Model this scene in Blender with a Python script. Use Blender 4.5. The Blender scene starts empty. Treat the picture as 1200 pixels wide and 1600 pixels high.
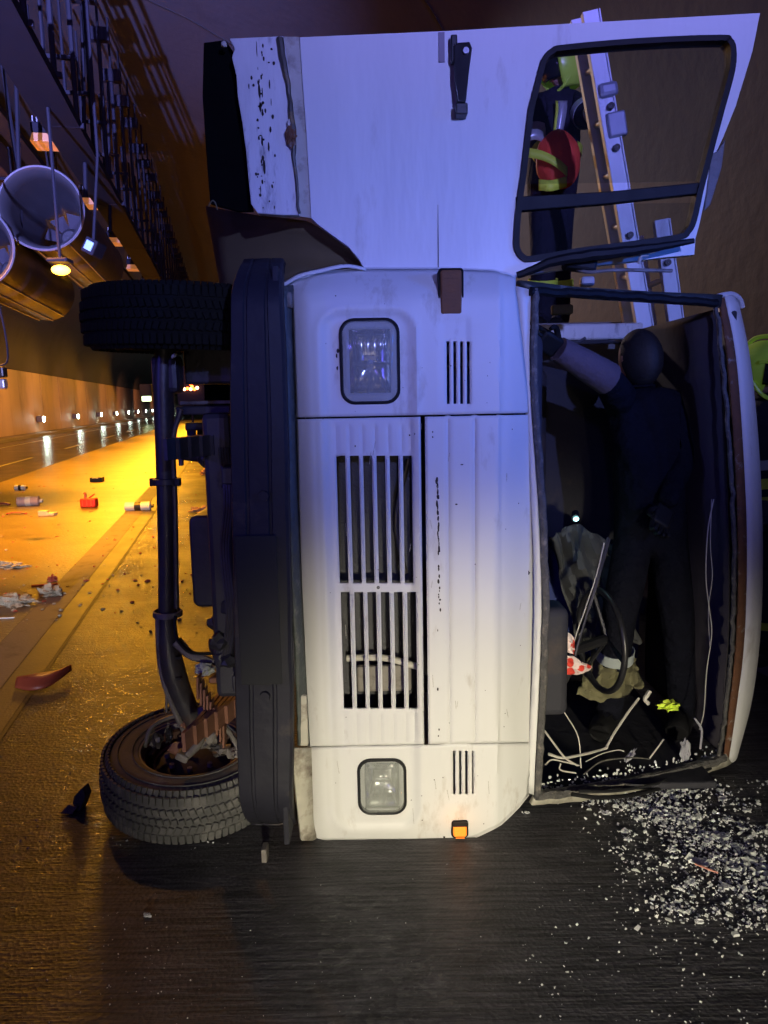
import bpy, bmesh, math, random
from mathutils import Vector, Matrix, noise as mnoise
random.seed(7)
S = bpy.context.scene
C = S.collection

# ------------------------------------------------------------------ camera
CAM = Vector((0, 0, 1.60)); PITCH = math.radians(8.5); ROLL = math.radians(1.1); FPX = 1155.0
_f = Vector((0, math.cos(PITCH), -math.sin(PITCH))); _up = Vector((0, math.sin(PITCH), math.cos(PITCH))); _x = Vector((1, 0, 0))
_R = _x*math.cos(ROLL) - _up*math.sin(ROLL); _U = _x*math.sin(ROLL) + _up*math.cos(ROLL)
cd = bpy.data.cameras.new('camera'); cam = bpy.data.objects.new('camera', cd); C.objects.link(cam)
cd.sensor_fit = 'VERTICAL'; cd.sensor_height = 36; cd.sensor_width = 27; cd.lens = FPX/1600*36
cd.clip_start = 0.05; cd.clip_end = 1000
m4 = Matrix((_R, _U, -_f)).transposed().to_4x4(); m4.translation = CAM; cam.matrix_world = m4
S.camera = cam
# ------------------------------------------------------------------ world (night, inside a tunnel)
w = bpy.data.worlds.new('World'); S.world = w; w.use_nodes = True
nt = w.node_tree; sky = nt.nodes.new('ShaderNodeTexSky'); sky.sky_type = 'NISHITA'; sky.sun_disc = False
sky.sun_elevation = math.radians(-6); sky.sun_rotation = math.radians(200)
bg = nt.nodes['Background']; nt.links.new(sky.outputs[0], bg.inputs[0]); bg.inputs[1].default_value = 0.05
S.view_settings.view_transform = 'Standard'; S.view_settings.look = 'None'; S.view_settings.gamma = 1
S.view_settings.use_curve_mapping = False; S.view_settings.exposure = 0.0

# tunnel frame: t runs along the bore, n points to its left
YW = math.radians(11.6)
Tt = Vector((-math.sin(YW), math.cos(YW), 0)); Tn = Vector((-math.cos(YW), -math.sin(YW), 0))
def T(s, L, z=0.0): return Tt*s + Tn*L + Vector((0, 0, z))

# ------------------------------------------------------------------ emergency lights behind the camera, sodium lamps of the bore, added fill lights
def spot(name, loc, aim, col, power, deg, blend=1.0, rad=0.05):
    l = bpy.data.lights.new(name, 'SPOT'); l.color = col; l.energy = power; l.spot_size = math.radians(deg); l.spot_blend = blend
    l.shadow_soft_size = rad
    o = bpy.data.objects.new(name, l); C.objects.link(o); o.location = loc
    o.rotation_euler = (Vector(aim)-Vector(loc)).to_track_quat('-Z', 'Y').to_euler(); return o
def point(name, loc, col, power, rad=0.05):
    l = bpy.data.lights.new(name, 'POINT'); l.color = col; l.energy = power; l.shadow_soft_size = rad
    o = bpy.data.objects.new(name, l); C.objects.link(o); o.location = loc; return o
BLUE = (0.235, 0.285, 0.92)
spot('blue_beacon_and_fill', (2.2, -4.8, 3.0), (0.62, 2.6, 2.68), BLUE, 2100, 30, 1.0, 0.05)
spot('blue_beacon_and_fill', (3.0, 0.8, 2.3), (0.5, 2.6, 1.7), (0.02, 0.15, 1.0), 200, 40, 1.0, 0.05)  # added side fill that turns the right facet of the nose bluer
spot('headlight_beam', (0.8, -5.5, 0.9), (0.40, 2.6, -0.1), (1.0, 0.90, 0.66), 3400, 21.5, 1.0, 0.14)
spot('headlight_beam', (0.2, -5.5, 1.0), (0.15, 2.6, 1.15), (1.0, 0.78, 0.66), 130, 20, 1.0, 0.05)
spot('right_wall_fill', T(11, -0.5, 5.4), T(6.2, -3.4, 2.2), (1.0, 0.78, 0.82), 800, 60, 1.0, 0.1)  # unseen fill added to brighten the right wall
spot('blue_ceiling_fill', (-2.5, -3.0, 3.2), T(15, 3.0, 7.5), (0.28, 0.30, 1.0), 42000, 46, 1.0, 0.05)  # added upward blue fill tinting the vault, as is the next
spot('blue_ceiling_fill', (2.0, -3.5, 3.4), T(9, -1.5, 8.0), (0.30, 0.20, 1.0), 2200, 60, 1.0, 0.05)
spot('figure_fill', (2.7, 1.4, 5.2), (1.6, 4.9, 2.8), (0.62, 0.76, 1.0), 2600, 50, 1.0, 0.08)  # unseen fill added to light the firefighters and ladders
spot('headlight_spill', (-1.6, -5.0, 1.5), T(9, 3.0, 0), (0.95, 0.92, 1.0), 4200, 26, 1.0, 0.04)
spot('cab_blue_fill', (-1.2, -3.5, 2.6), (1.15, 3.2, 0.9), (0.08, 0.14, 1.0), 70, 13, 1.0, 0.04)  # weak blue fill added to tint the cab interior
spot('underbody_blue_fill', (-3.6, -0.6, 2.3), (-0.6, 2.7, 1.35), (0.12, 0.10, 1.0), 120, 36, 1.0, 0.05)  # weak blue fill added to tint axle and bumper
point('blue_bounce_light', (-1.8, -7.0, 3.6), (0.25, 0.16, 1.0), 170, 0.1)
for s_ in (6.5, 9.9, 13.8, 17.6, 22, 27, 33, 40, 50):
    spot('sodium_light', T(s_, 3.1, 5.85), T(s_+0.4, 3.1, 0), (1.0, 0.36, 0.012), (10500 if s_ > 8 else 900), 66 if s_ > 8 else 44, 0.9, 0.12)
for s_ in (19, 23, 27, 33, 40, 50, 62, 78):
    spot('sodium_grazing_fill', T(s_, 4.2, 5.85), T(s_-2.0, 5.6, 0), (1.0, 0.42, 0.02), 1500 if s_ > 25 else 900, 150, 0.3, 0.3)  # extra spots without fixtures, added to spread yellow sheen over the wet road
for s_ in (9.9, 13.8): spot('sodium_glint_light', T(s_, 2.6, 5.7), (-1.3, 3.6, 0), (1.0, 0.42, 0.06), 450, 34, 1.0, 0.15)
for s_ in (32, 38, 44, 50, 57, 65, 75, 86, 100, 120):
    spot('wall_wash_fill', T(s_-5, 6.5, 4.6), T(s_, 11.4, 1.2), (1.0, 0.38, 0.15), 900, 72, 1.0, 0.15)  # unseen orange spots added to light the left wall panels

# ------------------------------------------------------------------ pixel -> place helpers (photogrammetry of the photo)
def ray(px, py):
    return _f + _R*((px-600)/FPX) + _U*((800-py)/FPX)
def W(px, py, Y):
    d = ray(px, py); return CAM + d*(Y/d.y)
def G(px, py, z=0.0):
    d = ray(px, py); return CAM + d*((z-CAM.z)/d.z)
def lerp(a, b, t): return a+(b-a)*t
def interp(tab, x):
    if x <= tab[0][0]: return tab[0][1]
    for (x0, y0), (x1, y1) in zip(tab, tab[1:]):
        if x <= x1: return lerp(y0, y1, (x-x0)/(x1-x0))
    return tab[-1][1]
def smooth(e0, e1, x):
    t = max(0, min(1, (x-e0)/(e1-e0))); return t*t*(3-2*t)
def catmull(pts, n):
    pts = [Vector(p) for p in pts]
    if len(pts) < 3: return [pts[0].lerp(pts[-1], i/n) for i in range(n+1)]
    P = [pts[0]*2-pts[1]] + pts + [pts[-1]*2-pts[-2]]
    out = []; segs = len(pts)-1
    for i in range(n+1):
        u = i/n*segs; k = min(int(u), segs-1); t = u-k
        a, b, c, d = P[k], P[k+1], P[k+2], P[k+3]
        out.append(0.5*((2*b) + (c-a)*t + (2*a-5*b+4*c-d)*t*t + (3*b-a-3*c+d)*t**3))
    return out

# ------------------------------------------------------------------ materials
_M = {}
def pbr(name, col, rough=0.5, metal=0.0, var=0.2, vscale=6, bump=0.15, bscale=60, bdist=0.003, dirt=None, dirt_amt=0.4, dscale=4, emit=None, estr=1, spec=0.5, coat=0, rvar=0.1, stretch=(1,1,1), trans=0, rot=0):
    if name in _M: return _M[name]
    m = bpy.data.materials.new(name); m.use_nodes = True; nt = m.node_tree; N = nt.nodes; L = nt.links
    b = N['Principled BSDF']; b.inputs['Roughness'].default_value = rough; b.inputs['Metallic'].default_value = metal
    b.inputs['Specular IOR Level'].default_value = spec; b.inputs['Coat Weight'].default_value = coat
    if trans: b.inputs['Transmission Weight'].default_value = trans
    tc = N.new('ShaderNodeTexCoord'); mp = N.new('ShaderNodeMapping'); mp.inputs['Scale'].default_value = stretch; mp.inputs['Rotation'].default_value = (0, 0, rot)
    L.new(tc.outputs['Object'], mp.inputs[0])
    n1 = N.new('ShaderNodeTexNoise'); n1.inputs['Scale'].default_value = vscale; n1.inputs['Detail'].default_value = 6; L.new(mp.outputs[0], n1.inputs[0])
    mx = N.new('ShaderNodeMix'); mx.data_type = 'RGBA'
    c = Vector(col); mx.inputs[6].default_value = (*(c*(1-var)), 1); mx.inputs[7].default_value = (*[min(1, v) for v in c*(1+var)], 1)
    L.new(n1.outputs[0], mx.inputs[0]); out = mx.outputs[2]
    if dirt:
        n2 = N.new('ShaderNodeTexNoise'); n2.inputs['Scale'].default_value = dscale; n2.inputs['Detail'].default_value = 9; n2.inputs['Roughness'].default_value = 0.65; L.new(mp.outputs[0], n2.inputs[0])
        cr = N.new('ShaderNodeValToRGB'); cr.color_ramp.elements[0].position = 0.62-dirt_amt*0.3; cr.color_ramp.elements[1].position = 0.78-dirt_amt*0.1
        L.new(n2.outputs[0], cr.inputs[0]); m2 = N.new('ShaderNodeMix'); m2.data_type = 'RGBA'; m2.inputs[7].default_value = (*dirt, 1)
        L.new(cr.outputs[0], m2.inputs[0]); L.new(out, m2.inputs[6]); out = m2.outputs[2]
    L.new(out, b.inputs['Base Color'])
    if rvar:
        mr = N.new('ShaderNodeMapRange'); mr.inputs[3].default_value = max(0.02, rough-rvar); mr.inputs[4].default_value = min(1, rough+rvar)
        L.new(n1.outputs[0], mr.inputs[0]); L.new(mr.outputs[0], b.inputs['Roughness'])
    if bump:
        nb = N.new('ShaderNodeTexNoise'); nb.inputs['Scale'].default_value = bscale; nb.inputs['Detail'].default_value = 5; L.new(mp.outputs[0], nb.inputs[0])
        bp = N.new('ShaderNodeBump'); bp.inputs['Strength'].default_value = bump; bp.inputs['Distance'].default_value = bdist
        L.new(nb.outputs[0], bp.inputs['Height']); L.new(bp.outputs[0], b.inputs['Normal'])
    if emit: b.inputs['Emission Color'].default_value = (*emit, 1); b.inputs['Emission Strength'].default_value = estr
    _M[name] = m; return m
def thin_glass(name, col, fac=0.75, rough=0.03):
    if name in _M: return _M[name]
    m = bpy.data.materials.new(name); m.use_nodes = True; nt = m.node_tree; N = nt.nodes; L = nt.links
    for n in list(N): N.remove(n)
    o = N.new('ShaderNodeOutputMaterial'); mx = N.new('ShaderNodeMixShader'); mx.inputs[0].default_value = fac
    p = N.new('ShaderNodeBsdfPrincipled'); p.inputs['Base Color'].default_value = (*col, 1); p.inputs['Roughness'].default_value = rough
    tr = N.new('ShaderNodeBsdfTransparent'); tr.inputs[0].default_value = (0.93, 0.95, 0.94, 1)
    L.new(p.outputs[0], mx.inputs[1]); L.new(tr.outputs[0], mx.inputs[2]); L.new(mx.outputs[0], o.inputs[0]); _M[name] = m; return m

DOORW = pbr('pressed_door_paint', (0.60, 0.60, 0.59), 0.42, var=0.05, vscale=2, bump=0.35, bscale=1.6, bdist=0.05, dirt=(0.40, 0.37, 0.33), dirt_amt=0.1, dscale=5, spec=0.4, stretch=(1.6, 1, 0.4))
WHITE = pbr('white_paint', (0.62, 0.62, 0.60), 0.5, var=0.06, vscale=3, bump=0.06, bscale=5, bdist=0.012, dirt=(0.38, 0.34, 0.28), dirt_amt=0.12, dscale=6, stretch=(1.5, 1, 0.5), spec=0.4)
WHITE2 = pbr('scuffed_white_paint', (0.58, 0.58, 0.58), 0.5, var=0.12, vscale=14, bump=0.3, bscale=30, bdist=0.006, dirt=(0.05, 0.045, 0.05), dirt_amt=0.25, dscale=9, stretch=(2.2, 1, 0.6))
CREAM = pbr('dirty_cream_paint', (0.42, 0.40, 0.33), 0.6, var=0.25, vscale=14, bump=0.5, bscale=40, dirt=(0.09, 0.06, 0.04), dirt_amt=0.45, dscale=12)
RUST = pbr('rusty_seam', (0.13, 0.055, 0.025), 0.85, var=0.5, vscale=30, bump=0.8, bscale=70, dirt=(0.35, 0.33, 0.30), dirt_amt=0.12, dscale=25)
RUBBER = pbr('black_rubber', (0.008, 0.008, 0.009), 0.6, spec=0.22, var=0.3, vscale=20, bump=0.4, bscale=60)
GASKET = pbr('torn_dirty_gasket', (0.075, 0.072, 0.068), 0.75, var=0.5, vscale=40, bump=1.0, bscale=60, bdist=0.01, dirt=(0.25, 0.22, 0.18), dirt_amt=0.25, dscale=35)
BUMPER = pbr('dark_blue_grey_bumper', (0.017, 0.017, 0.026), 0.62, spec=0.3, var=0.5, vscale=5, bump=0.8, bscale=18, bdist=0.006, dirt=(0.10, 0.08, 0.06), dirt_amt=0.2, dscale=5)
STEEL = pbr('grimy_dark_steel', (0.06, 0.058, 0.062), 0.42, metal=0.35, var=0.4, vscale=12, bump=0.5, bscale=50, dirt=(0.11, 0.07, 0.045), dirt_amt=0.35, dscale=9)
STEELG = pbr('road_dusted_steel', (0.17, 0.155, 0.14), 0.6, metal=0.1, var=0.35, vscale=14, bump=0.6, bscale=50, dirt=(0.05, 0.03, 0.02), dirt_amt=0.35, dscale=16)
FRAME = pbr('dark_frame_paint', (0.03, 0.03, 0.038), 0.45, var=0.4, vscale=8, bump=0.5, bscale=40, dirt=(0.08, 0.06, 0.05), dirt_amt=0.2)
SPRING = pbr('rusty_spring_steel', (0.22, 0.10, 0.06), 0.75, var=0.4, vscale=20, bump=0.5, bscale=60)
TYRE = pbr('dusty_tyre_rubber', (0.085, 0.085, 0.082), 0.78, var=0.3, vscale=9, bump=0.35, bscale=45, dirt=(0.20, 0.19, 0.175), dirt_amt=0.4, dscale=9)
RIM = pbr('dark_red_rusty_rim', (0.085, 0.035, 0.028), 0.6, var=0.4, vscale=16, bump=0.5, bscale=40, dirt=(0.10, 0.09, 0.08), dirt_amt=0.3)
CHROME = pbr('reflector_chrome', (0.62, 0.63, 0.62), 0.18, metal=0.85, var=0.08, vscale=12, bump=0.15, bscale=40)
LENS = thin_glass('ribbed_headlight_glass', (0.40, 0.42, 0.38), 0.55, 0.08)
GLASS = thin_glass('window_glass', (0.02, 0.025, 0.03), 0.90, 0.02)
BLACKP = pbr('black_plastic', (0.016, 0.016, 0.018), 0.38, var=0.3, vscale=20, bump=0.2, bscale=60)
MATTE = pbr('matte_blank_plate', (0.022, 0.023, 0.021), 0.9, var=0.1, vscale=10, bump=0.1)
AMBERD = pbr('dull_amber_plastic', (0.15, 0.065, 0.025), 0.8, var=0.25, vscale=30, bump=0.5, bscale=90)
AMBERL = pbr('lit_amber_plastic', (0.7, 0.22, 0.03), 0.3, var=0.2, vscale=30, bump=0.5, bscale=90, emit=(1.0, 0.26, 0.02), estr=0.9)
INTER = pbr('dark_cab_lining', (0.022, 0.022, 0.03), 0.8, var=0.4, vscale=6, bump=0.5, bscale=20, bdist=0.01, dirt=(0.07, 0.05, 0.04), dirt_amt=0.2)
LINB = pbr('dark_headliner', (0.030, 0.026, 0.036), 0.85, var=0.3, vscale=8, bump=0.4, bscale=20, bdist=0.01)
SEATB = pbr('blue_seat_fabric', (0.022, 0.035, 0.16), 0.85, var=0.3, vscale=10, bump=0.5, bscale=120)
OLIVE = pbr('olive_cloth', (0.13, 0.12, 0.06), 0.9, var=0.3, vscale=8, bump=0.6, bscale=80)
GREYC = pbr('grey_cloth', (0.30, 0.30, 0.33), 0.85, var=0.3, vscale=12, bump=0.6, bscale=60)
WIREB = pbr('black_wire', (0.02, 0.02, 0.022), 0.4, var=0.2, bump=0)
WIREW = pbr('pale_wire', (0.45, 0.43, 0.38), 0.45, var=0.2, bump=0)
ALU = pbr('aluminium', (0.66, 0.72, 0.80), 0.55, metal=0.15, spec=0.3, var=0.12, vscale=16, bump=0.3, bscale=50, dirt=(0.2, 0.2, 0.2), dirt_amt=0.15, stretch=(1, 1, 0.2))
NEON = pbr('neon_yellow_shell', (0.50, 0.80, 0.08), 0.32, var=0.08, bump=0.05, coat=0.4, emit=(0.42, 0.72, 0.03), estr=0.03)  # faint emission added so the helmets read brighter; they are no lamps
NEONT = pbr('neon_yellow_tape', (0.62, 0.80, 0.06), 0.6, var=0.1, bump=0.2)
SILT = pbr('silver_reflective_tape', (0.45, 0.50, 0.50), 0.35, metal=0.3, var=0.15, bump=0.2)
NAVY = pbr('navy_turnout_cloth', (0.018, 0.018, 0.030), 0.85, var=0.3, vscale=12, bump=1.0, bscale=9, bdist=0.05, spec=0.2, stretch=(1, 1, 0.6))
REDC = pbr('red_bag_cloth', (0.75, 0.07, 0.03), 0.6, var=0.25, vscale=8, bump=0.5, bscale=25, bdist=0.01)
SKIN = pbr('skin', (0.45, 0.26, 0.19), 0.55, var=0.1, bump=0.1)
GLOVE = pbr('glove_leather', (0.05, 0.05, 0.055), 0.75, var=0.3, bump=0.5)
VISOR = pbr('dark_visor', (0.015, 0.018, 0.02), 0.1, var=0.1, bump=0)

# ------------------------------------------------------------------ mesh builder
class MB:
    def __init__(s): s.bm = bmesh.new()
    def face(s, pts):
        return s.bm.faces.new([s.bm.verts.new(Vector(p)) for p in pts])
    def box(s, c, d, M=None, tf=None):
        c = Vector(c); hx, hy, hz = [v/2 for v in d]
        vs = []
        for x in (-hx, hx):
            for y in (-hy, hy):
                for z in (-hz, hz):
                    v = Vector((x, y, z))
                    if tf: v = tf(v)
                    if M is not None: v = M @ v
                    vs.append(s.bm.verts.new(v+c))
        for q in ((0,1,3,2),(4,6,7,5),(0,4,5,1),(2,3,7,6),(0,2,6,4),(1,5,7,3)): s.bm.faces.new([vs[i] for i in q])
        return s
    def tube(s, pts, r, seg=8, n=None, cap=True, flat=1.0):
        pts = catmull(pts, n) if n else [Vector(p) for p in pts]
        rs = r if isinstance(r, (list, tuple)) else None
        rings = []; up = Vector((0.13, 0.31, 0.94)).normalized(); N = len(pts)
        for i, p in enumerate(pts):
            t = (pts[min(i+1, N-1)]-pts[max(i-1, 0)]).normalized()
            a = up - t*up.dot(t)
            if a.length < 1e-3: a = Vector((1, 0, 0)) - t*t.x
            a.normalize(); up = a; b = t.cross(a)
            rr = interp([(k/(len(rs)-1), v) for k, v in enumerate(rs)], i/(N-1)) if rs else r
            rings.append([s.bm.verts.new(p + (a*math.cos(2*math.pi*k/seg) + b*math.sin(2*math.pi*k/seg)*flat)*rr) for k in range(seg)])
        for A, B in zip(rings, rings[1:]):
            for k in range(seg): s.bm.faces.new((A[k], A[(k+1) % seg], B[(k+1) % seg], B[k]))
        if cap: s.bm.faces.new(rings[0][::-1]); s.bm.faces.new(rings[-1])
        return s
    def lathe(s, prof, origin, axis=(0, 0, 1), seg=48, close=False, squash=1.0):
        ax = Vector(axis).normalized(); o = Vector(origin)
        a = ax.orthogonal().normalized(); b = ax.cross(a); rings = []
        for r, h in prof: rings.append([s.bm.verts.new(o+ax*h+(a*math.cos(2*math.pi*k/seg)+b*math.sin(2*math.pi*k/seg)*squash)*max(r, 1e-4)) for k in range(seg)])
        pr = list(zip(rings, rings[1:])) + ([(rings[-1], rings[0])] if close else [])
        for A, B in pr:
            for k in range(seg): s.bm.faces.new((A[k], A[(k+1) % seg], B[(k+1) % seg], B[k]))
        return s
    def prism(s, pts, ext):
        pts = [Vector(p) for p in pts]; ext = Vector(ext)
        a = [s.bm.verts.new(p) for p in pts]; b = [s.bm.verts.new(p+ext) for p in pts]; n = len(pts)
        s.bm.faces.new(a); s.bm.faces.new(b[::-1])
        for i in range(n): s.bm.faces.new((a[i], b[i], b[(i+1) % n], a[(i+1) % n]))
        return s
    def ringfill(s, outer, inner, ext):
        """flat sheet with a hole, given thickness ext"""
        ext = Vector(ext); n = len(outer)
        O = [s.bm.verts.new(p) for p in outer]; I = [s.bm.verts.new(p) for p in inner]
        O2 = [s.bm.verts.new(Vector(p)+ext) for p in outer]; I2 = [s.bm.verts.new(Vector(p)+ext) for p in inner]
        for i in range(n):
            j = (i+1) % n
            s.bm.faces.new((O[i], O[j], I[j], I[i])); s.bm.faces.new((O2[j], O2[i], I2[i], I2[j]))
            s.bm.faces.new((O[j], O[i], O2[i], O2[j])); s.bm.faces.new((I[i], I[j], I2[j], I2[i]))
        return s
    def loft(s, A, B):
        a = [s.bm.verts.new(p) for p in A]; b = [s.bm.verts.new(p) for p in B]
        for i in range(len(A)-1): s.bm.faces.new((a[i], a[i+1], b[i+1], b[i]))
        return s
    def grid(s, rows, closed=False):
        V = [[s.bm.verts.new(p) for p in r] for r in rows]
        for A, B in zip(V, V[1:]):
            for i in range(len(A)-1): s.bm.faces.new((A[i], A[i+1], B[i+1], B[i]))
        return s
    def blob(s, c, d, sub=3, amp=0.25, freq=3.0, M=None, seed=0):
        r = bmesh.ops.create_icosphere(s.bm, subdivisions=sub, radius=1)
        for v in r['verts']:
            n = mnoise.noise(v.co*freq+Vector((seed*3.1, seed, 0)))
            p = v.co*(1+amp*n*1.6); p = Vector((p.x*d[0], p.y*d[1], p.z*d[2]))
            if M is not None: p = M @ p
            v.co = p+Vector(c)
        return s
    def build(s, name, mat, parent=None, smooth=False, bevel=0, solid=0, sub=0, seg=2, weld=False, loc=None):
        if weld: bmesh.ops.remove_doubles(s.bm, verts=s.bm.verts, dist=1e-4)
        bmesh.ops.recalc_face_normals(s.bm, faces=s.bm.faces)
        me = bpy.data.meshes.new(name); off = Vector((0, 0, 0))
        top = parent
        while top is not None and top.parent is not None: top = top.parent
        if top is not None and top.get('_world'): off = Vector(top.location)
        if loc is not None and parent is None: off = Vector(loc)
        if off.length: bmesh.ops.translate(s.bm, vec=-off, verts=s.bm.verts)
        s.bm.to_mesh(me); s.bm.free()
        if smooth:
            for p in me.polygons: p.use_smooth = True
        o = bpy.data.objects.new(name, me); C.objects.link(o); me.materials.append(mat)
        if parent is not None: o.parent = parent
        elif loc is not None: o.location = loc
        if solid: q = o.modifiers.new('solid', 'SOLIDIFY'); q.thickness = solid; q.offset = 0
        if bevel: q = o.modifiers.new('bevel', 'BEVEL'); q.width = bevel; q.segments = seg; q.limit_method = 'ANGLE'; q.angle_limit = math.radians(40)
        if sub: q = o.modifiers.new('sub', 'SUBSURF'); q.levels = sub; q.render_levels = sub
        if smooth and not sub:
            me.set_sharp_from_angle(angle=math.radians(38))
        return o
def tag(o, label, cat, group=None):
    o['label'] = label; o['category'] = cat
    if group: o['group'] = group
    return o
def root(name, loc, label, cat, group=None, world=True, rz=0):
    o = bpy.data.objects.new(name, None); C.objects.link(o); o.location = loc; o.rotation_euler.z = rz; o.empty_display_size = 0.1
    if world: o['_world'] = 1
    return tag(o, label, cat, group)
def struct(o): o['kind'] = 'structure'; return o
def rr2(w, h, r, n=6):
    out = []
    for cx, cy, a0 in ((w/2-r, h/2-r, 0), (-w/2+r, h/2-r, 90), (-w/2+r, -h/2+r, 180), (w/2-r, -h/2+r, 270)):
        for k in range(n+1):
            a = math.radians(a0+90*k/n); out.append((cx+r*math.cos(a), cy+r*math.sin(a)))
    return out
def copy_tree(o, parent=None):
    c = o.copy(); C.objects.link(c)
    if parent: c.parent = parent
    for ch in list(o.children): copy_tree(ch, c)
    return c

# ================================================================== TUNNEL
def road_material():
    m = bpy.data.materials.new('wet_grooved_asphalt'); m.use_nodes = True; nt = m.node_tree; N = nt.nodes; L = nt.links
    b = N['Principled BSDF']; geo = N.new('ShaderNodeTexCoord')
    def mapping(sc): q = N.new('ShaderNodeMapping'); q.inputs['Rotation'].default_value = (0, 0, -YW*0.35); q.inputs['Scale'].default_value = sc; L.new(geo.outputs['Object'], q.inputs[0]); return q
    def noise_(mp, sc, det=5, ro=0.55): q = N.new('ShaderNodeTexNoise'); q.inputs['Scale'].default_value = sc; q.inputs['Detail'].default_value = det; q.inputs['Roughness'].default_value = ro; L.new(mp.outputs[0], q.inputs[0]); return q
    iso = mapping((1, 1, 1)); gr = mapping((1.2, 26, 1)); gr2 = mapping((4, 75, 1))
    big = noise_(iso, 0.9, 6); fine = noise_(iso, 95, 4, 0.7); g1 = noise_(gr, 3.0, 4); g2 = noise_(gr2, 2.0, 4)
    mid = noise_(iso, 7, 6)
    mx = N.new('ShaderNodeMix'); mx.data_type = 'RGBA'; mx.inputs[6].default_value = (0.018, 0.0175, 0.019, 1); mx.inputs[7].default_value = (0.088, 0.085, 0.090, 1); L.new(mid.outputs[0], mx.inputs[0])
    m2 = N.new('ShaderNodeMix'); m2.data_type = 'RGBA'; m2.blend_type = 'MULTIPLY'; m2.inputs[0].default_value = 0.7; L.new(mx.outputs[2], m2.inputs[6])
    crg = N.new('ShaderNodeValToRGB'); crg.color_ramp.elements[0].position = 0.35; crg.color_ramp.elements[0].color = (0.3, 0.3, 0.3, 1); crg.color_ramp.elements[1].position = 0.62; crg.color_ramp.elements[1].color = (1.9, 1.9, 1.95, 1)
    L.new(g1.outputs[0], crg.inputs[0]); L.new(crg.outputs[0], m2.inputs[7]); L.new(m2.outputs[2], b.inputs['Base Color'])
    mr = N.new('ShaderNodeMapRange'); mr.inputs[1].default_value = 0.35; mr.inputs[2].default_value = 0.65; mr.inputs[3].default_value = 0.38; mr.inputs[4].default_value = 0.6
    L.new(big.outputs[0], mr.inputs[0]); L.new(mr.outputs[0], b.inputs['Roughness'])
    add = N.new('ShaderNodeMath'); add.operation = 'MULTIPLY_ADD'; add.inputs[1].default_value = 0.8; L.new(g1.outputs[0], add.inputs[0]); L.new(g2.outputs[0], add.inputs[2])
    bp = N.new('ShaderNodeBump'); bp.inputs['Strength'].default_value = 1.0; bp.inputs['Distance'].default_value = 0.0032; L.new(add.outputs[0], bp.inputs['Height'])
    vor = N.new('ShaderNodeTexVoronoi'); vor.inputs['Scale'].default_value = 75; L.new(iso.outputs[0], vor.inputs[0])
    f2 = N.new('ShaderNodeMath'); f2.operation = 'MULTIPLY_ADD'; f2.inputs[1].default_value = 0.6; L.new(fine.outputs[0], f2.inputs[0]); L.new(vor.outputs[0], f2.inputs[2])
    bp2 = N.new('ShaderNodeBump'); bp2.inputs['Strength'].default_value = 0.9; bp2.inputs['Distance'].default_value = 0.0024; L.new(f2.outputs[0], bp2.inputs['Height']); L.new(bp.outputs[0], bp2.inputs['Normal']); L.new(bp2.outputs[0], b.inputs['Normal'])
    
    wn = noise_(iso, 22, 5, 0.75); wr = N.new('ShaderNodeValToRGB'); wr.color_ramp.elements[0].position = 0.50; wr.color_ramp.elements[0].color = (0.0, 0.0, 0.0, 1); wr.color_ramp.elements[1].position = 0.60; wr.color_ramp.elements[1].color = (0.9, 0.9, 0.9, 1)
    wm = N.new('ShaderNodeMix'); wm.data_type = 'RGBA'; wm.blend_type = 'MULTIPLY'; wm.inputs[0].default_value = 1.0
    wb = N.new('ShaderNodeValToRGB'); wb.color_ramp.elements[0].position = 0.42; wb.color_ramp.elements[0].color = (0.12, 0.12, 0.12, 1); wb.color_ramp.elements[1].position = 0.58
    L.new(wn.outputs[0], wr.inputs[0]); L.new(big.outputs[0], wb.inputs[0]); L.new(wr.outputs[0], wm.inputs[6]); L.new(wb.outputs[0], wm.inputs[7]); L.new(wm.outputs[2], b.inputs['Coat Weight']); b.inputs['Specular IOR Level'].default_value = 0.2
    b.inputs['Coat Roughness'].default_value = 0.045; b.inputs['Coat IOR'].default_value = 1.33; L.new(bp2.outputs[0], b.inputs['Coat Normal'])
    return m
ROAD = road_material()
b = MB(); 
for L0, L1 in ((-3.4, 10.6),):
    b.face([T(-25, L0), T(260, L0), T(260, L1), T(-25, L1)])
struct(b.build('road', ROAD))
WORN = pbr('worn_edge_paint', (0.13, 0.10, 0.11), 0.6, var=0.3, vscale=5, bump=0.6, bscale=60, dirt=(0.04, 0.03, 0.03), dirt_amt=0.3, dscale=5)
SHEEN = pbr('painted_road_sheen', (0.11, 0.082, 0.045), 0.36, var=0.3, vscale=1.6, bump=0.8, bscale=35, bdist=0.01, dirt=(0.05, 0.035, 0.025), dirt_amt=0.22, dscale=1.2, stretch=(0.7, 1.6, 1))  # yellow lamp sheen painted in as a paler sandy strip over the road
SMOOTHA = pbr('smooth_gutter_concrete', (0.045, 0.037, 0.03), 0.5, var=0.25, vscale=5, bump=0.5, bscale=60)
LINE = pbr('lane_paint', (0.42, 0.38, 0.34), 0.45, var=0.3, vscale=4, bump=0.4, bscale=60, dirt=(0.08, 0.07, 0.06), dirt_amt=0.3, dscale=3)
JOINT = pbr('black_joint_sealant', (0.008, 0.008, 0.008), 0.6, var=0.2, bump=0.4)
WETB = pbr('smooth_wet_asphalt', (0.03, 0.026, 0.026), 0.24, var=0.3, vscale=1.2, bump=0.25, bscale=9, bdist=0.004, rvar=0.06)
def strip_on_road(name, L0, L1, z, mat, s0=-25, s1=260):
    n = 40; b = MB(); b.grid([[T(lerp(s0, s1, (i/n)**1.6), L_, z) for i in range(n+1)] for L_ in (L0, L1)]); return struct(b.build(name, mat))
strip_on_road('edge_marking', 1.37, 1.62, 0.004, WORN)
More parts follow.
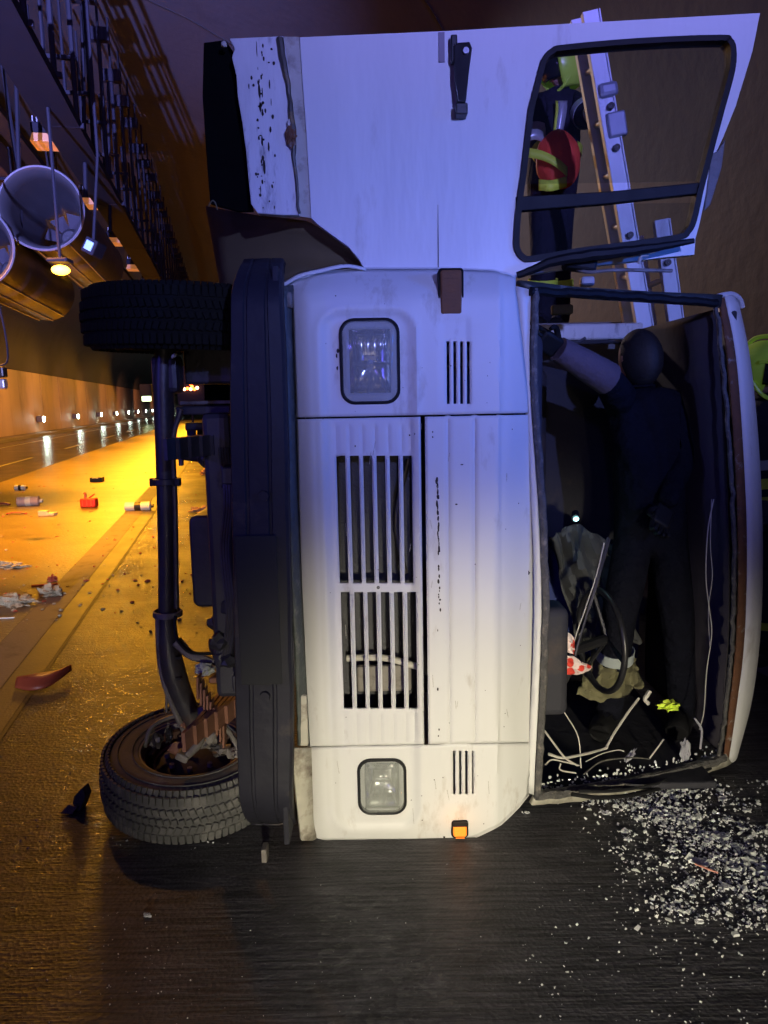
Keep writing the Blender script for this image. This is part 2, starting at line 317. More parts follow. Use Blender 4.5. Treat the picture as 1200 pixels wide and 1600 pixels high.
strip_on_road('gutter_strip', 1.19, 1.365, 0.004, SMOOTHA)
strip_on_road('road_joint', 1.165, 1.187, 0.004, JOINT)
strip_on_road('sheen_lane', 1.623, 4.99, 0.004, SHEEN)
strip_on_road('wet_far_lane', 5.0, 10.55, 0.004, WETB)
strip_on_road('lane_line', 9.15, 9.28, 0.008, LINE)
for k in range(14):
    s0 = 22+k*9; strip_on_road('lane_dash', 6.3, 6.42, 0.008, LINE, s0, s0+4)
KERB = pbr('concrete_kerb', (0.22, 0.19, 0.17), 0.7, var=0.3, vscale=4, bump=0.5, bscale=40)
def tbox(b, s0, s1, L0, L1, z0, z1):
    P = [T(s, L_, z) for s in (s0, s1) for L_ in (L0, L1) for z in (z0, z1)]
    vs = [b.bm.verts.new(p) for p in P]
    for q in ((0,1,3,2),(4,6,7,5),(0,4,5,1),(2,3,7,6),(0,2,6,4),(1,5,7,3)): b.bm.faces.new([vs[i] for i in q])
    return b
struct(tbox(MB(), -25, 260, 10.6, 11.5, -0.02, 0.16).build('left_walkway', KERB, bevel=0.02))
struct(tbox(MB(), -25, 260, -3.9, -2.95, -0.02, 0.13).build('right_walkway', KERB, bevel=0.02))
# walls and vault
VAULTM = pbr('tunnel_concrete', (0.052, 0.049, 0.054), 0.8, var=0.22, vscale=0.7, bump=0.5, bscale=7, bdist=0.02, dirt=(0.03, 0.028, 0.03), dirt_amt=0.25, dscale=0.5)
prof = [(-3.4, 0.0), (-3.42, 1.4), (-3.38, 2.8)]
for k in range(1, 24):
    a = math.pi*k/24; prof.append((4.0-7.38*math.cos(a), 2.8+5.4*math.sin(a)**0.9 + (0.9*k/24)))
prof += [(11.42, 3.72)]
b = MB(); ss = [-25, -12, 0, 6, 12, 18, 24, 32, 42, 56, 76, 110, 160, 260]
b.grid([[T(s, L_, z) for L_, z in prof] for s in ss]); struct(b.build('tunnel_vault', VAULTM, smooth=True))
struct(tbox(MB(), -25, 260, 11.47, 11.7, 0, 3.72).build('left_wall', VAULTM))
lw = bpy.data.objects['left_wall']
PANEL = pbr('pale_wall_panel', (0.40, 0.29, 0.22), 0.6, var=0.25, vscale=0.8, bump=0.3, bscale=3, bdist=0.03, dirt=(0.18, 0.13, 0.10), dirt_amt=0.35, dscale=0.45, stretch=(1, 1, 0.4))
b = MB(); tbox(b, 0.02, 4.97, 11.40, 11.465, 0.17, 3.70); bmesh.ops.translate(b.bm, vec=(0, 0, 0), verts=b.bm.verts)
p0 = b.build('wall_panel', PANEL, lw, bevel=0.01)
for k in range(30):
    p = p0 if k == 0 else p0.copy()
    if k: C.objects.link(p); p.parent = lw
    p.location = Tt*(25+5*k) + Tn*random.uniform(-0.012, 0.012)
struct(tbox(MB(), 258, 260, -4, 12, 0, 9).build('tunnel_far_end', pbr('dark_end', (0.01, 0.01, 0.014), 0.9, bump=0)))
struct(tbox(MB(), -26, -25, -4, 12, 0, 9).build('tunnel_near_end', _M['dark_end']))
# right wall ribs of formwork joints (real recess lips)
for s_ in (3.5, 8.5, 13.5):
    b = MB(); b.grid([[T(s, L_+ (0.012 if 0 < i else 0.012), z) for i, (L_, z) in enumerate(prof[:16])] for s in (s_, s_+0.035)])
    o = b.build('formwork_joint', JOINT, solid=0.01); struct(o)

# ------------------------------------------------ wall lights (left wall)
WL = []
for px in (63, 118, 155, 180):
    d = ray(px, 650); nrm = Tn; t_ = 11.2/(d.dot(nrm)); WL.append((d*t_).dot(Tt))
while len(WL) < 16: WL.append(WL[-1]+9.0)
LEDM = pbr('cool_led', (0.9, 0.95, 1), 0.3, bump=0, var=0, emit=(0.80, 1.0, 0.85), estr=55)
HOUS = pbr('lamp_housing_grey', (0.2, 0.2, 0.2), 0.5, bump=0.1)
wl = None
for k in range(16):
    s_ = WL[k]
    if wl is None:
        wl = root('wall_light', (0, 0, 0), 'x', 'wall light', 'wall lights along the foot of the left wall', world=False)
        MB().box((0, 0, 0), (0.34, 0.5, 0.36)).build('housing', HOUS, wl, bevel=0.02)
        MB().box((0.19, 0, -0.02), (0.05, 0.44, 0.30)).build('diffuser', LEDM, wl, bevel=0.01)
        o = wl
    else: o = copy_tree(wl)
    o.location = T(s_, 11.2, 0.95); o.rotation_euler = (0, 0, YW)
    o['label'] = ['white wall light low on the left tunnel wall, nearest of the row', 'second white wall light along the foot of the left wall', 'third white wall light along the foot of the left wall', 'fourth white wall light along the foot of the left wall'][k] if k < 4 else 'distant small white wall light far down the left tunnel wall'
    if k < 5: point('led_light', T(s_, 10.85, 0.95), (0.8, 1.0, 0.85), 12, 0.1)

# ------------------------------------------------ ceiling lamps, hangers, tray, fans
DIFF = pbr('orange_lit_diffuser', (0.55, 0.28, 0.14), 0.5, var=0.15, bump=0.1, emit=(1.0, 0.36, 0.10), estr=0.26)
FIN = pbr('galvanised_fin', (0.42, 0.42, 0.47), 0.4, metal=0.5, bump=0.2)
DARKS = pbr('dark_galvanised_steel', (0.018, 0.017, 0.024), 0.8, spec=0.2, metal=0.0, var=0.3, bump=0.3)
cl = None
ordn = ['nearest ceiling lamp above the left lane with orange underside', 'second ceiling lamp down the tunnel with orange underside', 'third ceiling lamp down the tunnel with orange underside', 'fourth ceiling lamp down the tunnel, small orange underside', 'fifth ceiling lamp down the tunnel, tiny orange underside']
for k in range(11):
    s_ = 9.9+3.85*k
    if cl is None:
        cl = root('ceiling_lamp', (0, 0, 0), 'x', 'ceiling lamp', 'ceiling lamps in a row above the left lane', world=False)
        MB().box((0, 0, 0.09), (0.60, 0.46, 0.16)).build('housing', DARKS, cl, bevel=0.015)
        MB().prism([(-0.28, -0.235, 0.005), (0.28, -0.235, 0.005), (0.32, -0.26, -0.13), (-0.32, -0.26, -0.13)], (0, 0.5, 0)).build('diffuser', DIFF, cl, bevel=0.008)
        f0 = None
        for i in range(9):
            f = MB().box((0, 0, 0), (0.018, 0.44, 0.09)).build('cooling_fin', FIN, cl) if f0 is None else f0.copy()
            if f0 is not None: C.objects.link(f); f.parent = cl
            f0 = f0 or f; f.location = (-0.26+0.065*i, 0, 0.22)
        MB().tube([(0.24, 0, 0.17), (0.24, 0, 2.15)], 0.02, 6).build('hanger_rod', DARKS, cl)
        MB().tube([(-0.24, 0, 0.17), (-0.24, 0, 2.0)], 0.02, 6).build('hanger_rod', DARKS, cl)
        o = cl
    else: o = copy_tree(cl)
    o.location = T(s_, 2.6, 5.98); o.rotation_euler = (0, 0, YW)
    o['label'] = ordn[k] if k < 5 else 'far ceiling lamp down the tunnel, only a speck of orange'
# hanger frames: each a drop rod pair with a bracket head
hg = None
for k in range(42):
    s_ = 8.3+1.28*k
    if hg is None:
        hg = root('cable_hanger', (0, 0, 0), 'x', 'cable hanger', 'dark cable hangers along the ceiling', world=False)
        MB().box((0.0, 0, 1.42), (0.34, 0.13, 0.20)).build('bracket_head', DARKS, hg, bevel=0.01)
        MB().tube([(0.0, 0, 1.4), (0, 0, -0.75)], 0.032, 6).build('drop_rod', DARKS, hg)
        MB().tube([(-0.34, 0, 1.45), (-0.34, 0, -0.75)], 0.022, 6).build('drop_rod', DARKS, hg)
        MB().box((-0.17, 0, -0.72), (0.5, 0.06, 0.06)).build('cross_arm', DARKS, hg)
        MB().box((-0.15, 0, 0.1), (0.4, 0.05, 0.05)).build('cross_arm', DARKS, hg)
        MB().tube([(0.0, 0, 1.5), (0, 0, 2.4)], 0.02, 6).build('ceiling_stud', DARKS, hg)
        o = hg
    else: o = copy_tree(hg)
    o.location = T(s_, 1.75, 6.0+0.06*math.sin(k*2.1)); o.rotation_euler = (0, 0, YW)
    o['label'] = 'dark cable hanger with bracket head under the ceiling, nearest of its row' if k == 0 else 'dark cable hanger with rods and bracket head under the tunnel ceiling'
def along(name, label, L_, z, w_, h_, s0, s1, mat, cat):
    r = root(name, T(s0, L_, z), label, cat)
    tbox(MB(), s0, s1, L_-w_/2, L_+w_/2, z, z+0.02).build('tray_floor', mat, r)
    tbox(MB(), s0, s1, L_-w_/2-0.02, L_-w_/2, z, z+h_).build('side_rail', mat, r)
    tbox(MB(), s0, s1, L_+w_/2, L_+w_/2+0.02, z, z+h_).build('side_rail', mat, r)
    for i in range(4):
        q = L_-w_/2+w_*(i+0.5)/4
        b = MB(); b.tube([T(s0+(s1-s0)*j/30, q+0.02*math.sin(j*1.3+i), z+0.05+0.02*math.sin(j*2.3+i)) for j in range(31)], 0.03, 6); b.build('cable', RUBBER, r)
    return r
BROWNP = pbr('ceiling_brown_duct', (0.075, 0.045, 0.038), 0.65, var=0.3, vscale=1.5, bump=0.3, bscale=6)
along('cable_tray', 'long dark cable tray carried by the ceiling hangers', 1.95, 5.2, 0.42, 0.12, 7, 90, DARKS, 'cable tray')
along('cable_tray', 'narrow dark cable tray running above the jet fans', 3.45, 6.25, 0.24, 0.12, 6, 90, DARKS, 'cable tray')
r = root('ceiling_duct', T(5, 4.6, 6.6), 'broad brown ventilation duct under the ceiling at top left', 'duct')
for k in range(14):
    q = tbox(MB(), 5+k*2.5, 5+k*2.5+2.44, 4.2, 5.6, 6.35, 6.9).build('duct_section', BROWNP, r, bevel=0.02)
for k in range(14):
    tbox(MB(), 7.44+k*2.5, 7.52+k*2.5, 4.15, 5.65, 6.3, 6.95).build('flange', DARKS, r)
# jet fans
FANM = pbr('galvanised_fan_case', (0.085, 0.083, 0.09), 0.42, metal=0.45, var=0.2, vscale=3, bump=0.2, bscale=12)
FANI = pbr('dark_fan_inside', (0.05, 0.045, 0.055), 0.6, bump=0.3)
def jet_fan(c, label, R_=0.52, ln=4.3):
    r = root('jet_fan', c, label, 'jet fan', 'jet fans hung under the ceiling')
    c = Vector(c)
    MB().lathe([(R_*1.03, 0.0), (R_*1.06, 0.04), (R_*1.0, 0.12), (R_, ln*0.33), (R_*1.02, ln*0.34), (R_*1.02, ln*0.66), (R_, ln*0.67), (R_, ln), (R_-0.04, ln), (R_-0.07, 0.3), (R_*0.97, 0.03)], c, Tt, 56, close=True).build('casing', FANM, r, smooth=True)
    MB().lathe([(R_*1.06, -0.01), (R_*1.09, 0.02), (R_*1.06, 0.05), (R_*1.02, 0.02)], c, Tt, 56, close=True).build('inlet_ring', FIN, r, smooth=True)
    MB().lathe([(0.001, 1.9), (0.12, 1.95), (0.19, 2.1), (0.2, 2.6)], c, Tt, 32).build('hub', FANM, r, smooth=True)
    ax = Tt; a = ax.orthogonal().normalized(); bb = ax.cross(a)
    for k in range(9):
        th = 2*math.pi*k/9; d = a*math.cos(th)+bb*math.sin(th); e = ax.cross(d)
        MB().loft([c+ax*2.2+d*0.18-e*0.06, c+ax*2.12+d*(R_-0.09)-e*0.10], [c+ax*2.32+d*0.18+e*0.07, c+ax*2.28+d*(R_-0.09)+e*0.12]).build('blade', FANI, r, solid=0.015)
    for h in (0.9, 3.3):
        for sg in (-1, 1):
            MB().tube([c+ax*h+Tn*sg*0.45+Vector((0, 0, 0.4)), c+ax*h+Tn*sg*0.6+Vector((0, 0, 3.1))], 0.03, 6).build('hanger_rod', DARKS, r)
    for th in (-0.6, -0.2, 0.25):
        d = -Vector((0, 0, 1))*math.cos(th) + Tn*math.sin(th)
        MB().tube([c+ax*0.2+d*(R_+0.02), c+ax*(ln-0.1)+d*(R_+0.02)], 0.014, 6).build('conduit', FIN, r)
    return r
jet_fan(W(64, 325, 10.7), 'large round grey jet fan hanging under the ceiling at far left')
jet_fan(W(-48, 384, 10.4), 'jet fan cut off by the left edge of the view')
# orange lamp under the fan and small camera
r = root('sodium_lamp', W(95, 420, 9.6), 'small bright orange lamp glowing under the jet fan', 'lamp')
c = W(95, 422, 9.6)
MB().blob(c, (0.11, 0.11, 0.06), 3, 0.0).build('bulb', pbr('sodium_glow', (1, .6, .1), 0.5, bump=0, var=0, emit=(1.0, 0.42, 0.03), estr=14), r, smooth=True)
MB().box(c+Vector((0, 0, 0.11)), (0.26, 0.22, 0.05)).build('shade', DARKS, r, bevel=0.02)
MB().tube([c+Vector((0, 0, 0.14)), c+Vector((0, 0, 3.4))], 0.02, 6).build('stem', DARKS, r)
point('sodium_glow_light', c-Vector((0, 0.05, 0.22)), (1.0, 0.42, 0.04), 5, 0.05)
c = W(147, 388, 10.2)
r = root('tunnel_camera', c, 'small box camera with blue white face beside the jet fan', 'camera')
Mr = Matrix.Rotation(math.radians(28), 3, 'Y')
MB().box(c, (0.17, 0.34, 0.20), Mr).build('housing', DARKS, r, bevel=0.02)
MB().box(c-Vector((0, 0.18, 0)), (0.10, 0.03, 0.12), Mr).build('front_window', pbr('blue_lit_face', (0.3, 0.45, 0.9), 0.3, bump=0, emit=(0.25, 0.42, 1.0), estr=0.7), r, bevel=0.01)
MB().tube([c+Vector((0, 0, 0.1)), c+Vector((0.1, 0.1, 1.2)), c+Vector((0.1, 0.1, 3.4))], 0.02, 6).build('bracket', DARKS, r)
# small device low at the left border
c = W(2, 592, 9.0)
r = root('wall_phone', c, 'small dark and pale device at the far left border above the road', 'device')
MB().box(c+Vector((0, 0, 0.08)), (0.12, 0.12, 0.13)).build('cover', BLACKP, r, bevel=0.02)
MB().box(c+Vector((0, 0, -0.06)), (0.11, 0.1, 0.12)).build('face', FIN, r, bevel=0.02)
MB().tube([c+Vector((-0.02, 0, 0.12)), c+Vector((0.1, 0, 0.5)), c+Vector((-0.3, 0.1, 3.0)), c+Vector((-0.3, 0.1, 5.4))], 0.012, 6, 20).build('cable', DARKS, r)
# far green sign lamp and red warning lamps
c = W(229, 623, 70)
r = root('exit_beacon', c, 'pale green lamp hanging at the far end of the left wall', 'lamp')
MB().box(c, (0.8, 0.3, 0.45)).build('face', pbr('pale_green_glow', (0.8, 1, 0.7), 0.5, bump=0, emit=(0.7, 1.0, 0.5), estr=5), r, bevel=0.05)
MB().box(c+Vector((0, 0, 0.8)), (1.1, 0.35, 1.1)).build('housing', DARKS, r, bevel=0.05)
c0 = G(297, 676)
r = root('warning_trailer', c0, 'distant warning trailer with a small cross of red orange lamps', 'warning trailer')
Yc = c0.y
RED = pbr('red_warning_lamp', (1, .2, .05), 0.5, bump=0, var=0, emit=(1.0, 0.13, 0.02), estr=9); REDH = pbr('pale_red_warning_lamp', (1, .4, .2), 0.5, bump=0, var=0, emit=(1.0, 0.42, 0.2), estr=11)
for (x, y, mm) in ((297, 588, REDH), (298, 594, RED), (298, 600, RED), (288, 608, REDH), (293, 607, RED), (298, 608, REDH), (304, 608, RED), (308, 606, REDH), (300, 604, RED)):
    MB().blob(W(x, y, Yc), (0.033*Yc/15, 0.02, 0.033*Yc/15), 2, 0).build('lamp', mm, r, smooth=True)
pc = W(297, 600, Yc+0.15)
MB().box(pc+Vector((0, 0.1, -0.1)), (0.9*Yc/25, 0.06, 1.3*Yc/25)).build('board', DARKS, r)
MB().tube([pc+Vector((0, 0.15, -0.4)), Vector((pc.x, pc.y+0.15, 0.02))], 0.06, 8).build('mast', DARKS, r)

# ================================================================== TRUCK
YF = 2.5
def X(px, py=650): return W(px, py, YF).x
def Z(px, py): return W(px, py, YF).z
X458 = X(458); KX = (X(801)-X(401))/400.0
def A(x): return 458+(x-X458)/KX          # nominal column of an x on the front plane
zt = [(Z(600, y), y) for y in range(1400, 300, -10)]
def B(z): return interp(zt, z)            # nominal row of a z on the front plane
truck = root('overturned_truck', (0.1, 2.6, 0), 'old white flat-nosed truck lying on its side, front and underside showing', 'truck')
LB = sorted([(Z(455, 450), X(455, 450)), (Z(462, 650), X(462, 650)), (Z(470, 950), X(470, 950)), (Z(480, 1160), X(480, 1160)), (Z(487, 1313), X(489, 1313)), (Z(448, 430), X(446, 430))])
RB = sorted([(Z(812, 445), X(806, 445)), (Z(822, 600), X(824, 600)), (Z(838, 800), X(838, 800)), (Z(842, 950), X(842, 950)), (Z(837, 1100), X(837, 1100)), (Z(827, 1240), X(826, 1240))])
TB = [(X(440, 440), Z(440, 446)), (X(470, 430), Z(470, 436)), (X(500, 425), Z(500, 427)), (X(560, 420), Z(560, 420)), (X(700, 420), Z(700, 420)), (X(770, 424), Z(770, 423)), (X(800, 430), Z(800, 430)), (X(830, 445), Z(830, 452))]
BBt = [(X(470, 1313), Z(487, 1313)), (X(700, 1313), Z(700, 1313)), (X(740, 1309), Z(740, 1309)), (X(780, 1290), Z(780, 1290)), (X(808, 1264), Z(808, 1264)), (X(832, 1235), Z(832, 1233))]
XL = X(458); XR = X(832, 800)
def sdrr(a, b, x0, x1, y0, y1, r):
    cx, cy = (x0+x1)/2, (y0+y1)/2; qx = abs(a-cx)-(x1-x0)/2+r; qy = abs(b-cy)-(y1-y0)/2+r
    return math.hypot(max(qx, 0), max(qy, 0))+min(max(qx, qy), 0)-r
def g_(x, s): return math.exp(-(x/s)**2)
def depth(x, z):
    a, b = A(x), B(z); D = 0.0
    if a < 492: D += 0.055*((492-a)/34)**2
    if a > 780: D += 0.012*smooth(780, 786, a) + 0.10*((a-780)/55)**1.5
    if b < 478: D += 0.11*((478-b)/56)**2.2
    if b > 1275: D += 0.03*((b-1275)/40)**2
    if a > 690: D += 0.0
    # big soft crown of the nose
    D += 0.03*(min(1, abs((b-870)/440))**2-1)
    sd = sdrr(a, b, 507, 646, 487, 1292, 30)
    D += 0.012*smooth(3, -9, sd) - 0.005*g_(sd-7, 4)
    for k, aa in enumerate((700, 742, 782)):
        if 655 < b < 1165: D += 0.006*g_(a-aa, 2.2)
    if (664 < b < 706) or (1116 < b < 1160):
        for aa in (524, 545, 565, 585, 606, 627, 641): D += 0.004*g_(a-aa, 2.6)
    sv = sdrr(a, b, 690, 734, 500 if b < 900 else 1150, 640 if b < 900 else 1255, 5)
    if b < 652 or b > 1168: D += 0.004*smooth(1, -3, sv)
    D += 0.0035*mnoise.noise(Vector((x*4, z*4, 2)))+0.0012*mnoise.noise(Vector((x*14, z*14, 5)))
    return D
def surf(x, z, off=0.0):
    P0 = Vector((x, YF, z)); D = depth(x, z)+off
    return CAM + (P0-CAM)*((YF+D)/YF)
def warp(x, z):
    lb = interp(LB, z); wl_ = smooth(X(510), XL, x); x2 = x + (lb-XL)*wl_
    rb = interp(RB, z); wr = smooth(X(740), XR, x); x2 += (rb-XR)*wr
    tb = interp(TB, x2); zb0 = Z(600, 420); wt = smooth(Z(600, 480), zb0, z)
    bb_ = interp(BBt, x2); zb1 = Z(600, 1313); wb = smooth(Z(600, 1200), zb1, z)
    z2 = z + (tb-zb0)*wt + (bb_-zb1)*wb
    return x2, z2
def lines(lo, hi, extra, step):
    L_ = sorted([lo, hi] + [e for e in extra if lo < e < hi]); out = [L_[0]]
    for u, v in zip(L_, L_[1:]):
        n = max(1, math.ceil((v-u)/step)); out += [u+(v-u)*k/n for k in range(1, n+1)]
    return out
CR = [700, 742, 782, 524, 545, 565, 585, 606, 627, 641]
def panel(name, x0, x1, z0, z1, holes, mat, step=0.0125):
    ex = [X(c+d) for c in CR[:3] for d in (-4, -2, 0, 2, 4)] if 'nose' in name else ([X(c) for c in CR[3:]] if 'grille' in name else [])
    xs = lines(x0, x1, [h[i] for h in holes for i in (0, 1)]+ex, step); zs = lines(z0, z1, [h[i] for h in holes for i in (2, 3)], step)
    b = MB(); V = {}
    def v(i, j):
        if (i, j) not in V: V[i, j] = b.bm.verts.new(surf(*warp(xs[i], zs[j])))
        return V[i, j]
    for i in range(len(xs)-1):
        for j in range(len(zs)-1):
            cx, cz = (xs[i]+xs[i+1])/2, (zs[j]+zs[j+1])/2
            if any(h[0] < cx < h[1] and h[2] < cz < h[3] for h in holes): continue
            b.bm.faces.new((v(i, j), v(i+1, j), v(i+1, j+1), v(i, j+1)))
    o = b.build(name, mat, truck, smooth=True); q = o.modifiers.new('solid', 'SOLIDIFY'); q.thickness = 0.014; q.offset = -1
    # thickness must go back, into the cab
    me = o.data; me.calc_loop_triangles()
    if me.polygons[len(me.polygons)//2].normal.y > 0: me.flip_normals()
    return o
def hole(px0, px1, py0, py1):
    pc, rc = (px0+px1)/2, (py0+py1)/2
    return (X(px0, rc), X(px1, rc), Z(pc, py1), Z(pc, py0))
# holes
slots_a = [(527, 541), (548, 562), (568.5, 582), (589, 602.5), (609.5, 623), (630, 643.5)]
gh = []
for (u, v) in slots_a:
    gh.append(hole(u+1, v+1, 712, 912)); gh.append(hole(u+7.5, v+7.5, 925, 1108))
xs_seam = X(657, 650)
h1 = hole(546, 610, 514, 614); h2 = hole(570, 624, 1192, 1264)
v1 = [hole(u, u+4.5, 533, 631) for u in (698, 708.5, 719, 729.5)]
v2 = [hole(u, u+3.5, 1173, 1242) for u in (708, 717.5, 727, 736.5)]
zA = Z(600, 651); zB = Z(600, 1165)
panel('upper_corner_panel', XL, XR, zA+0.003, Z(600, 420), [h1]+v1, WHITE)
panel('lower_corner_panel', XL, XR, Z(600, 1313), zB-0.003, [h2]+v2, WHITE)
panel('grille_panel', XL, xs_seam, zB+0.002, zA-0.003, gh, WHITE, 0.011)
panel('nose_panel', xs_seam+0.015, XR, zB+0.002, zA-0.003, [], WHITE)
# slightly proud louvre ribs between the slots, each a bar with round edge
for row, (y0, y1, dx) in enumerate(((716, 908, 1), (929, 1104, 7.5))):
    for (u0, v0), (u1, v1_) in zip(slots_a, slots_a[1:]):
        mpx = (v0+u1)/2+dx; zc0, zc1 = Z(mpx, y1), Z(mpx, y0); xx = X(mpx, (y0+y1)/2)
        b = MB(); b.tube([surf(xx, lerp(zc0, zc1, k/8), -0.002) for k in range(9)], 0.0068, 8, flat=0.55); b.build('grille_bar', WHITE, truck, smooth=True)
# dark void behind grille with radiator
MB().box((X(560, 900), YF+0.16, Z(600, 905)), (0.42, 0.03, 1.12)).build('radiator_core', pbr('radiator', (0.012, 0.013, 0.018), 0.5, bump=0.8, bscale=120), truck)
b = MB(); b.box((X(600, 1060), YF+0.10, Z(600, 1075)), (0.20, 0.03, 0.10)); b.build('radiator_tank', STEELG, truck, bevel=0.01)
MB().tube([(X(540, 1040), YF+0.09, Z(540, 1042)), (X(600, 1040), YF+0.08, Z(600, 1040)), (X(655, 1060), YF+0.09, Z(655, 1056))], 0.012, 8, 10).build('coolant_hose', WIREW, truck, smooth=True)
MB().tube([(X(640, 720), YF+0.09, Z(640, 720)), (X(620, 820), YF+0.10, Z(620, 820)), (X(635, 905), YF+0.09, Z(635, 905))], 0.010, 8, 10).build('coolant_hose', STEEL, truck, smooth=True)
# screw in the middle of the grille
MB().lathe([(0.001, -0.004), (0.005, -0.004), (0.006, 0)], surf(X(591, 918), Z(591, 918), 0.0), (0, 1, 0), 12).build('grille_screw', STEEL, truck)
# rust scabs and chips, each real small flake
def chips(name, pts, mat):
    b = MB()
    for (px, py, wpx, hpx) in pts:
        c = surf(X(px, py), Z(px, py), -0.0015); n = 9; ph = random.random()*6
        ring = []
        for k in range(n):
            a = 2*math.pi*k/n; rr = 1+0.45*mnoise.noise(Vector((px, py, k*1.7+ph)))
            ring.append(c+Vector((math.cos(a)*wpx*KX*0.5*rr, 0, math.sin(a)*hpx*KX*0.5*rr)))
        b.prism(ring, (0, 0.001, 0))
    o = b.build(name, mat, truck); o['kind'] = 'stuff'; return o
pts = []
y = 740
while y < 945:
    y += random.uniform(4, 11)
    if 865 < y < 885 and random.random() < 0.6: continue
    pts.append((683+0.018*(y-740)+random.uniform(-1.3, 1.3), y, random.uniform(2, 5.5) if y < 800 else random.uniform(1.5, 4), random.uniform(6, 13) if y < 860 else random.uniform(3, 9)))
pts += [(684, 1077, 3, 6), (686, 1140, 2.5, 4), (685, 1150, 2, 3), (684, 985, 1.5, 4), (826, 895, 5, 7), (713, 788, 4, 2.5), (555, 697, 2, 3), (676, 675, 2, 3), (676, 683, 2, 3), (640, 680, 2.5, 3), (648, 678, 2, 2), (694, 1308, 4, 4), (722, 726, 5, 1.8), (528, 548, 4, 7), (526, 556, 3, 8), (527, 575, 3, 6)]
for k in range(40): pts.append((random.uniform(480, 820), random.uniform(450, 1300), random.uniform(0.8, 2), random.uniform(0.8, 2.2)))
chips('rust_chips', pts, pbr('black_rust', (0.02, 0.014, 0.012), 0.8, bump=0.3))

pts = []
for k in range(26):
    px, py, a_ = random.uniform(500, 815), random.uniform(660, 1290), random.uniform(-0.5, 0.5)
    for q in range(int(random.uniform(4, 12))): pts.append((px+q*1.1*math.sin(a_), py+q*2.2, random.uniform(0.5, 1.1), 2.6))
chips('paint_scuffs', pts, pbr('grey_scuff', (0.33, 0.31, 0.28), 0.8, bump=0.2))
# headlights
def headlight(cx, cy, wpx, hpx, name_dx):
    c = surf(X(cx, cy), Z(cx, cy), 0); w_, h_ = wpx*KX, hpx*KX
    e = bpy.data.objects.new('headlight', None)  # replaced by bezel mesh as parent
    out = [c+Vector((x, -0.012, z)) for x, z in rr2(w_, h_, 0.048)]; inn = [c+Vector((x, -0.012, z)) for x, z in rr2(w_-0.022, h_-0.022, 0.040)]
    bpy.data.objects.remove(e)
    b = MB(); b.ringfill(out, inn, (0, 0.035, 0)); hd = b.build('headlight', RUBBER, truck, bevel=0.005)
    # bowl
    b = MB(); rows = []
    for k in range(9):
        t = k/8; s_ = math.cos(t*math.pi/2)**0.8; d = 0.10*math.sin(t*math.pi/2)
        rows.append([c+Vector((x*s_, d, z*s_)) for x, z in rr2(w_-0.018, h_-0.018, 0.040)] ); rows[-1].append(rows[-1][0])
    b.grid(rows); b.build('reflector', CHROME, hd, smooth=True, weld=True)
    b = MB(); b.blob(c+Vector((0, 0.04, 0)), (0.012, 0.035, 0.012), 2, 0); b.build('bulb', pbr('bulb_glass', (0.7, 0.72, 0.75), 0.15, bump=0), hd, smooth=True)
    b = MB(); b.box(c+Vector((0.0, 0.02, 0.012)), (0.05, 0.01, 0.02)); b.build('bulb_shield', CHROME, hd, bevel=0.004)
    # domed ribbed lens
    b = MB(); rows = []; nx, nz = 56, 76
    for j in range(nz+1):
        r_ = []
        for i in range(nx+1):
            u = -1+2*i/nx; v = -1+2*j/nz
            # rounded mapping
            x = u*(w_-0.020)/2; z = v*(h_-0.020)/2; r0 = 0.040; ex = abs(x)-((w_-0.02)/2-r0); ez = abs(z)-((h_-0.02)/2-r0)
            if ex > 0 and ez > 0:
                q = math.hypot(ex, ez); m_ = max(ex, ez)
                x -= math.copysign(ex*(1-m_/q), x); z -= math.copysign(ez*(1-m_/q), z)
            dome = -0.022*(1-u**4)*(1-v**4)
            rib = 0.0016*abs(math.sin(i*math.pi/7)) if abs(v) < 0.55 else 0.0016*abs(math.sin(j*math.pi/5))
            if abs(v) < 0.16 and u > 0.1: rib = 0.0026*abs(math.sin(j*math.pi/2.5))
            r_.append(c+Vector((x, -0.010+dome-rib*(1-u**6), z)))
        rows.append(r_)
    b.grid(rows); b.build('lens', LENS, hd, smooth=True)
    return hd
headlight(578, 565, 93, 131, 0); headlight(597, 1228, 83, 101, 0)
# indicators
def indicator(x0, x1, y0, y1, mat, lab):
    c = surf(X((x0+x1)/2, (y0+y1)/2), Z((x0+x1)/2, (y0+y1)/2), -0.004); w_, h_ = (x1-x0)*KX, (y1-y0)*KX
    out = [c+Vector((x, -0.004, z)) for x, z in rr2(w_, h_, 0.012)]; inn = [c+Vector((x, -0.004, z)) for x, z in rr2(w_-0.012, h_-0.012, 0.008)]
    h = MB().ringfill(out, inn, (0, 0.05, 0)).build('indicator', RUBBER, truck, bevel=0.003); h['label'] = lab
    b = MB(); b.prism([c+Vector((x, -0.012, z)) for x, z in rr2(w_-0.014, h_-0.014, 0.008)], (0, 0.05, 0)); b.build('indicator_lens', mat, h, bevel=0.006, smooth=True)
    if 'glow' in lab: MB().box(c+Vector((0, -0.010, h_*0.33)), (w_-0.010, 0.012, h_*0.30)).build('indicator_socket', RUBBER, h, bevel=0.003)
    for k in range(7): MB().box(c+Vector((0, -0.0125, -h_/2+h_*(k+0.5)/7)), (w_-0.03, 0.002, 0.003)).build('lens_rib', mat, h)
indicator(685, 724, 421, 493, AMBERD, 'unlit brown indicator'); 
indicator(704, 733, 1277, 1311, AMBERL, 'glowing orange indicator')
point('indicator_glow', surf(X(718, 1296), Z(718, 1296), -0.07), (1.0, 0.32, 0.03), 0.09, 0.01)

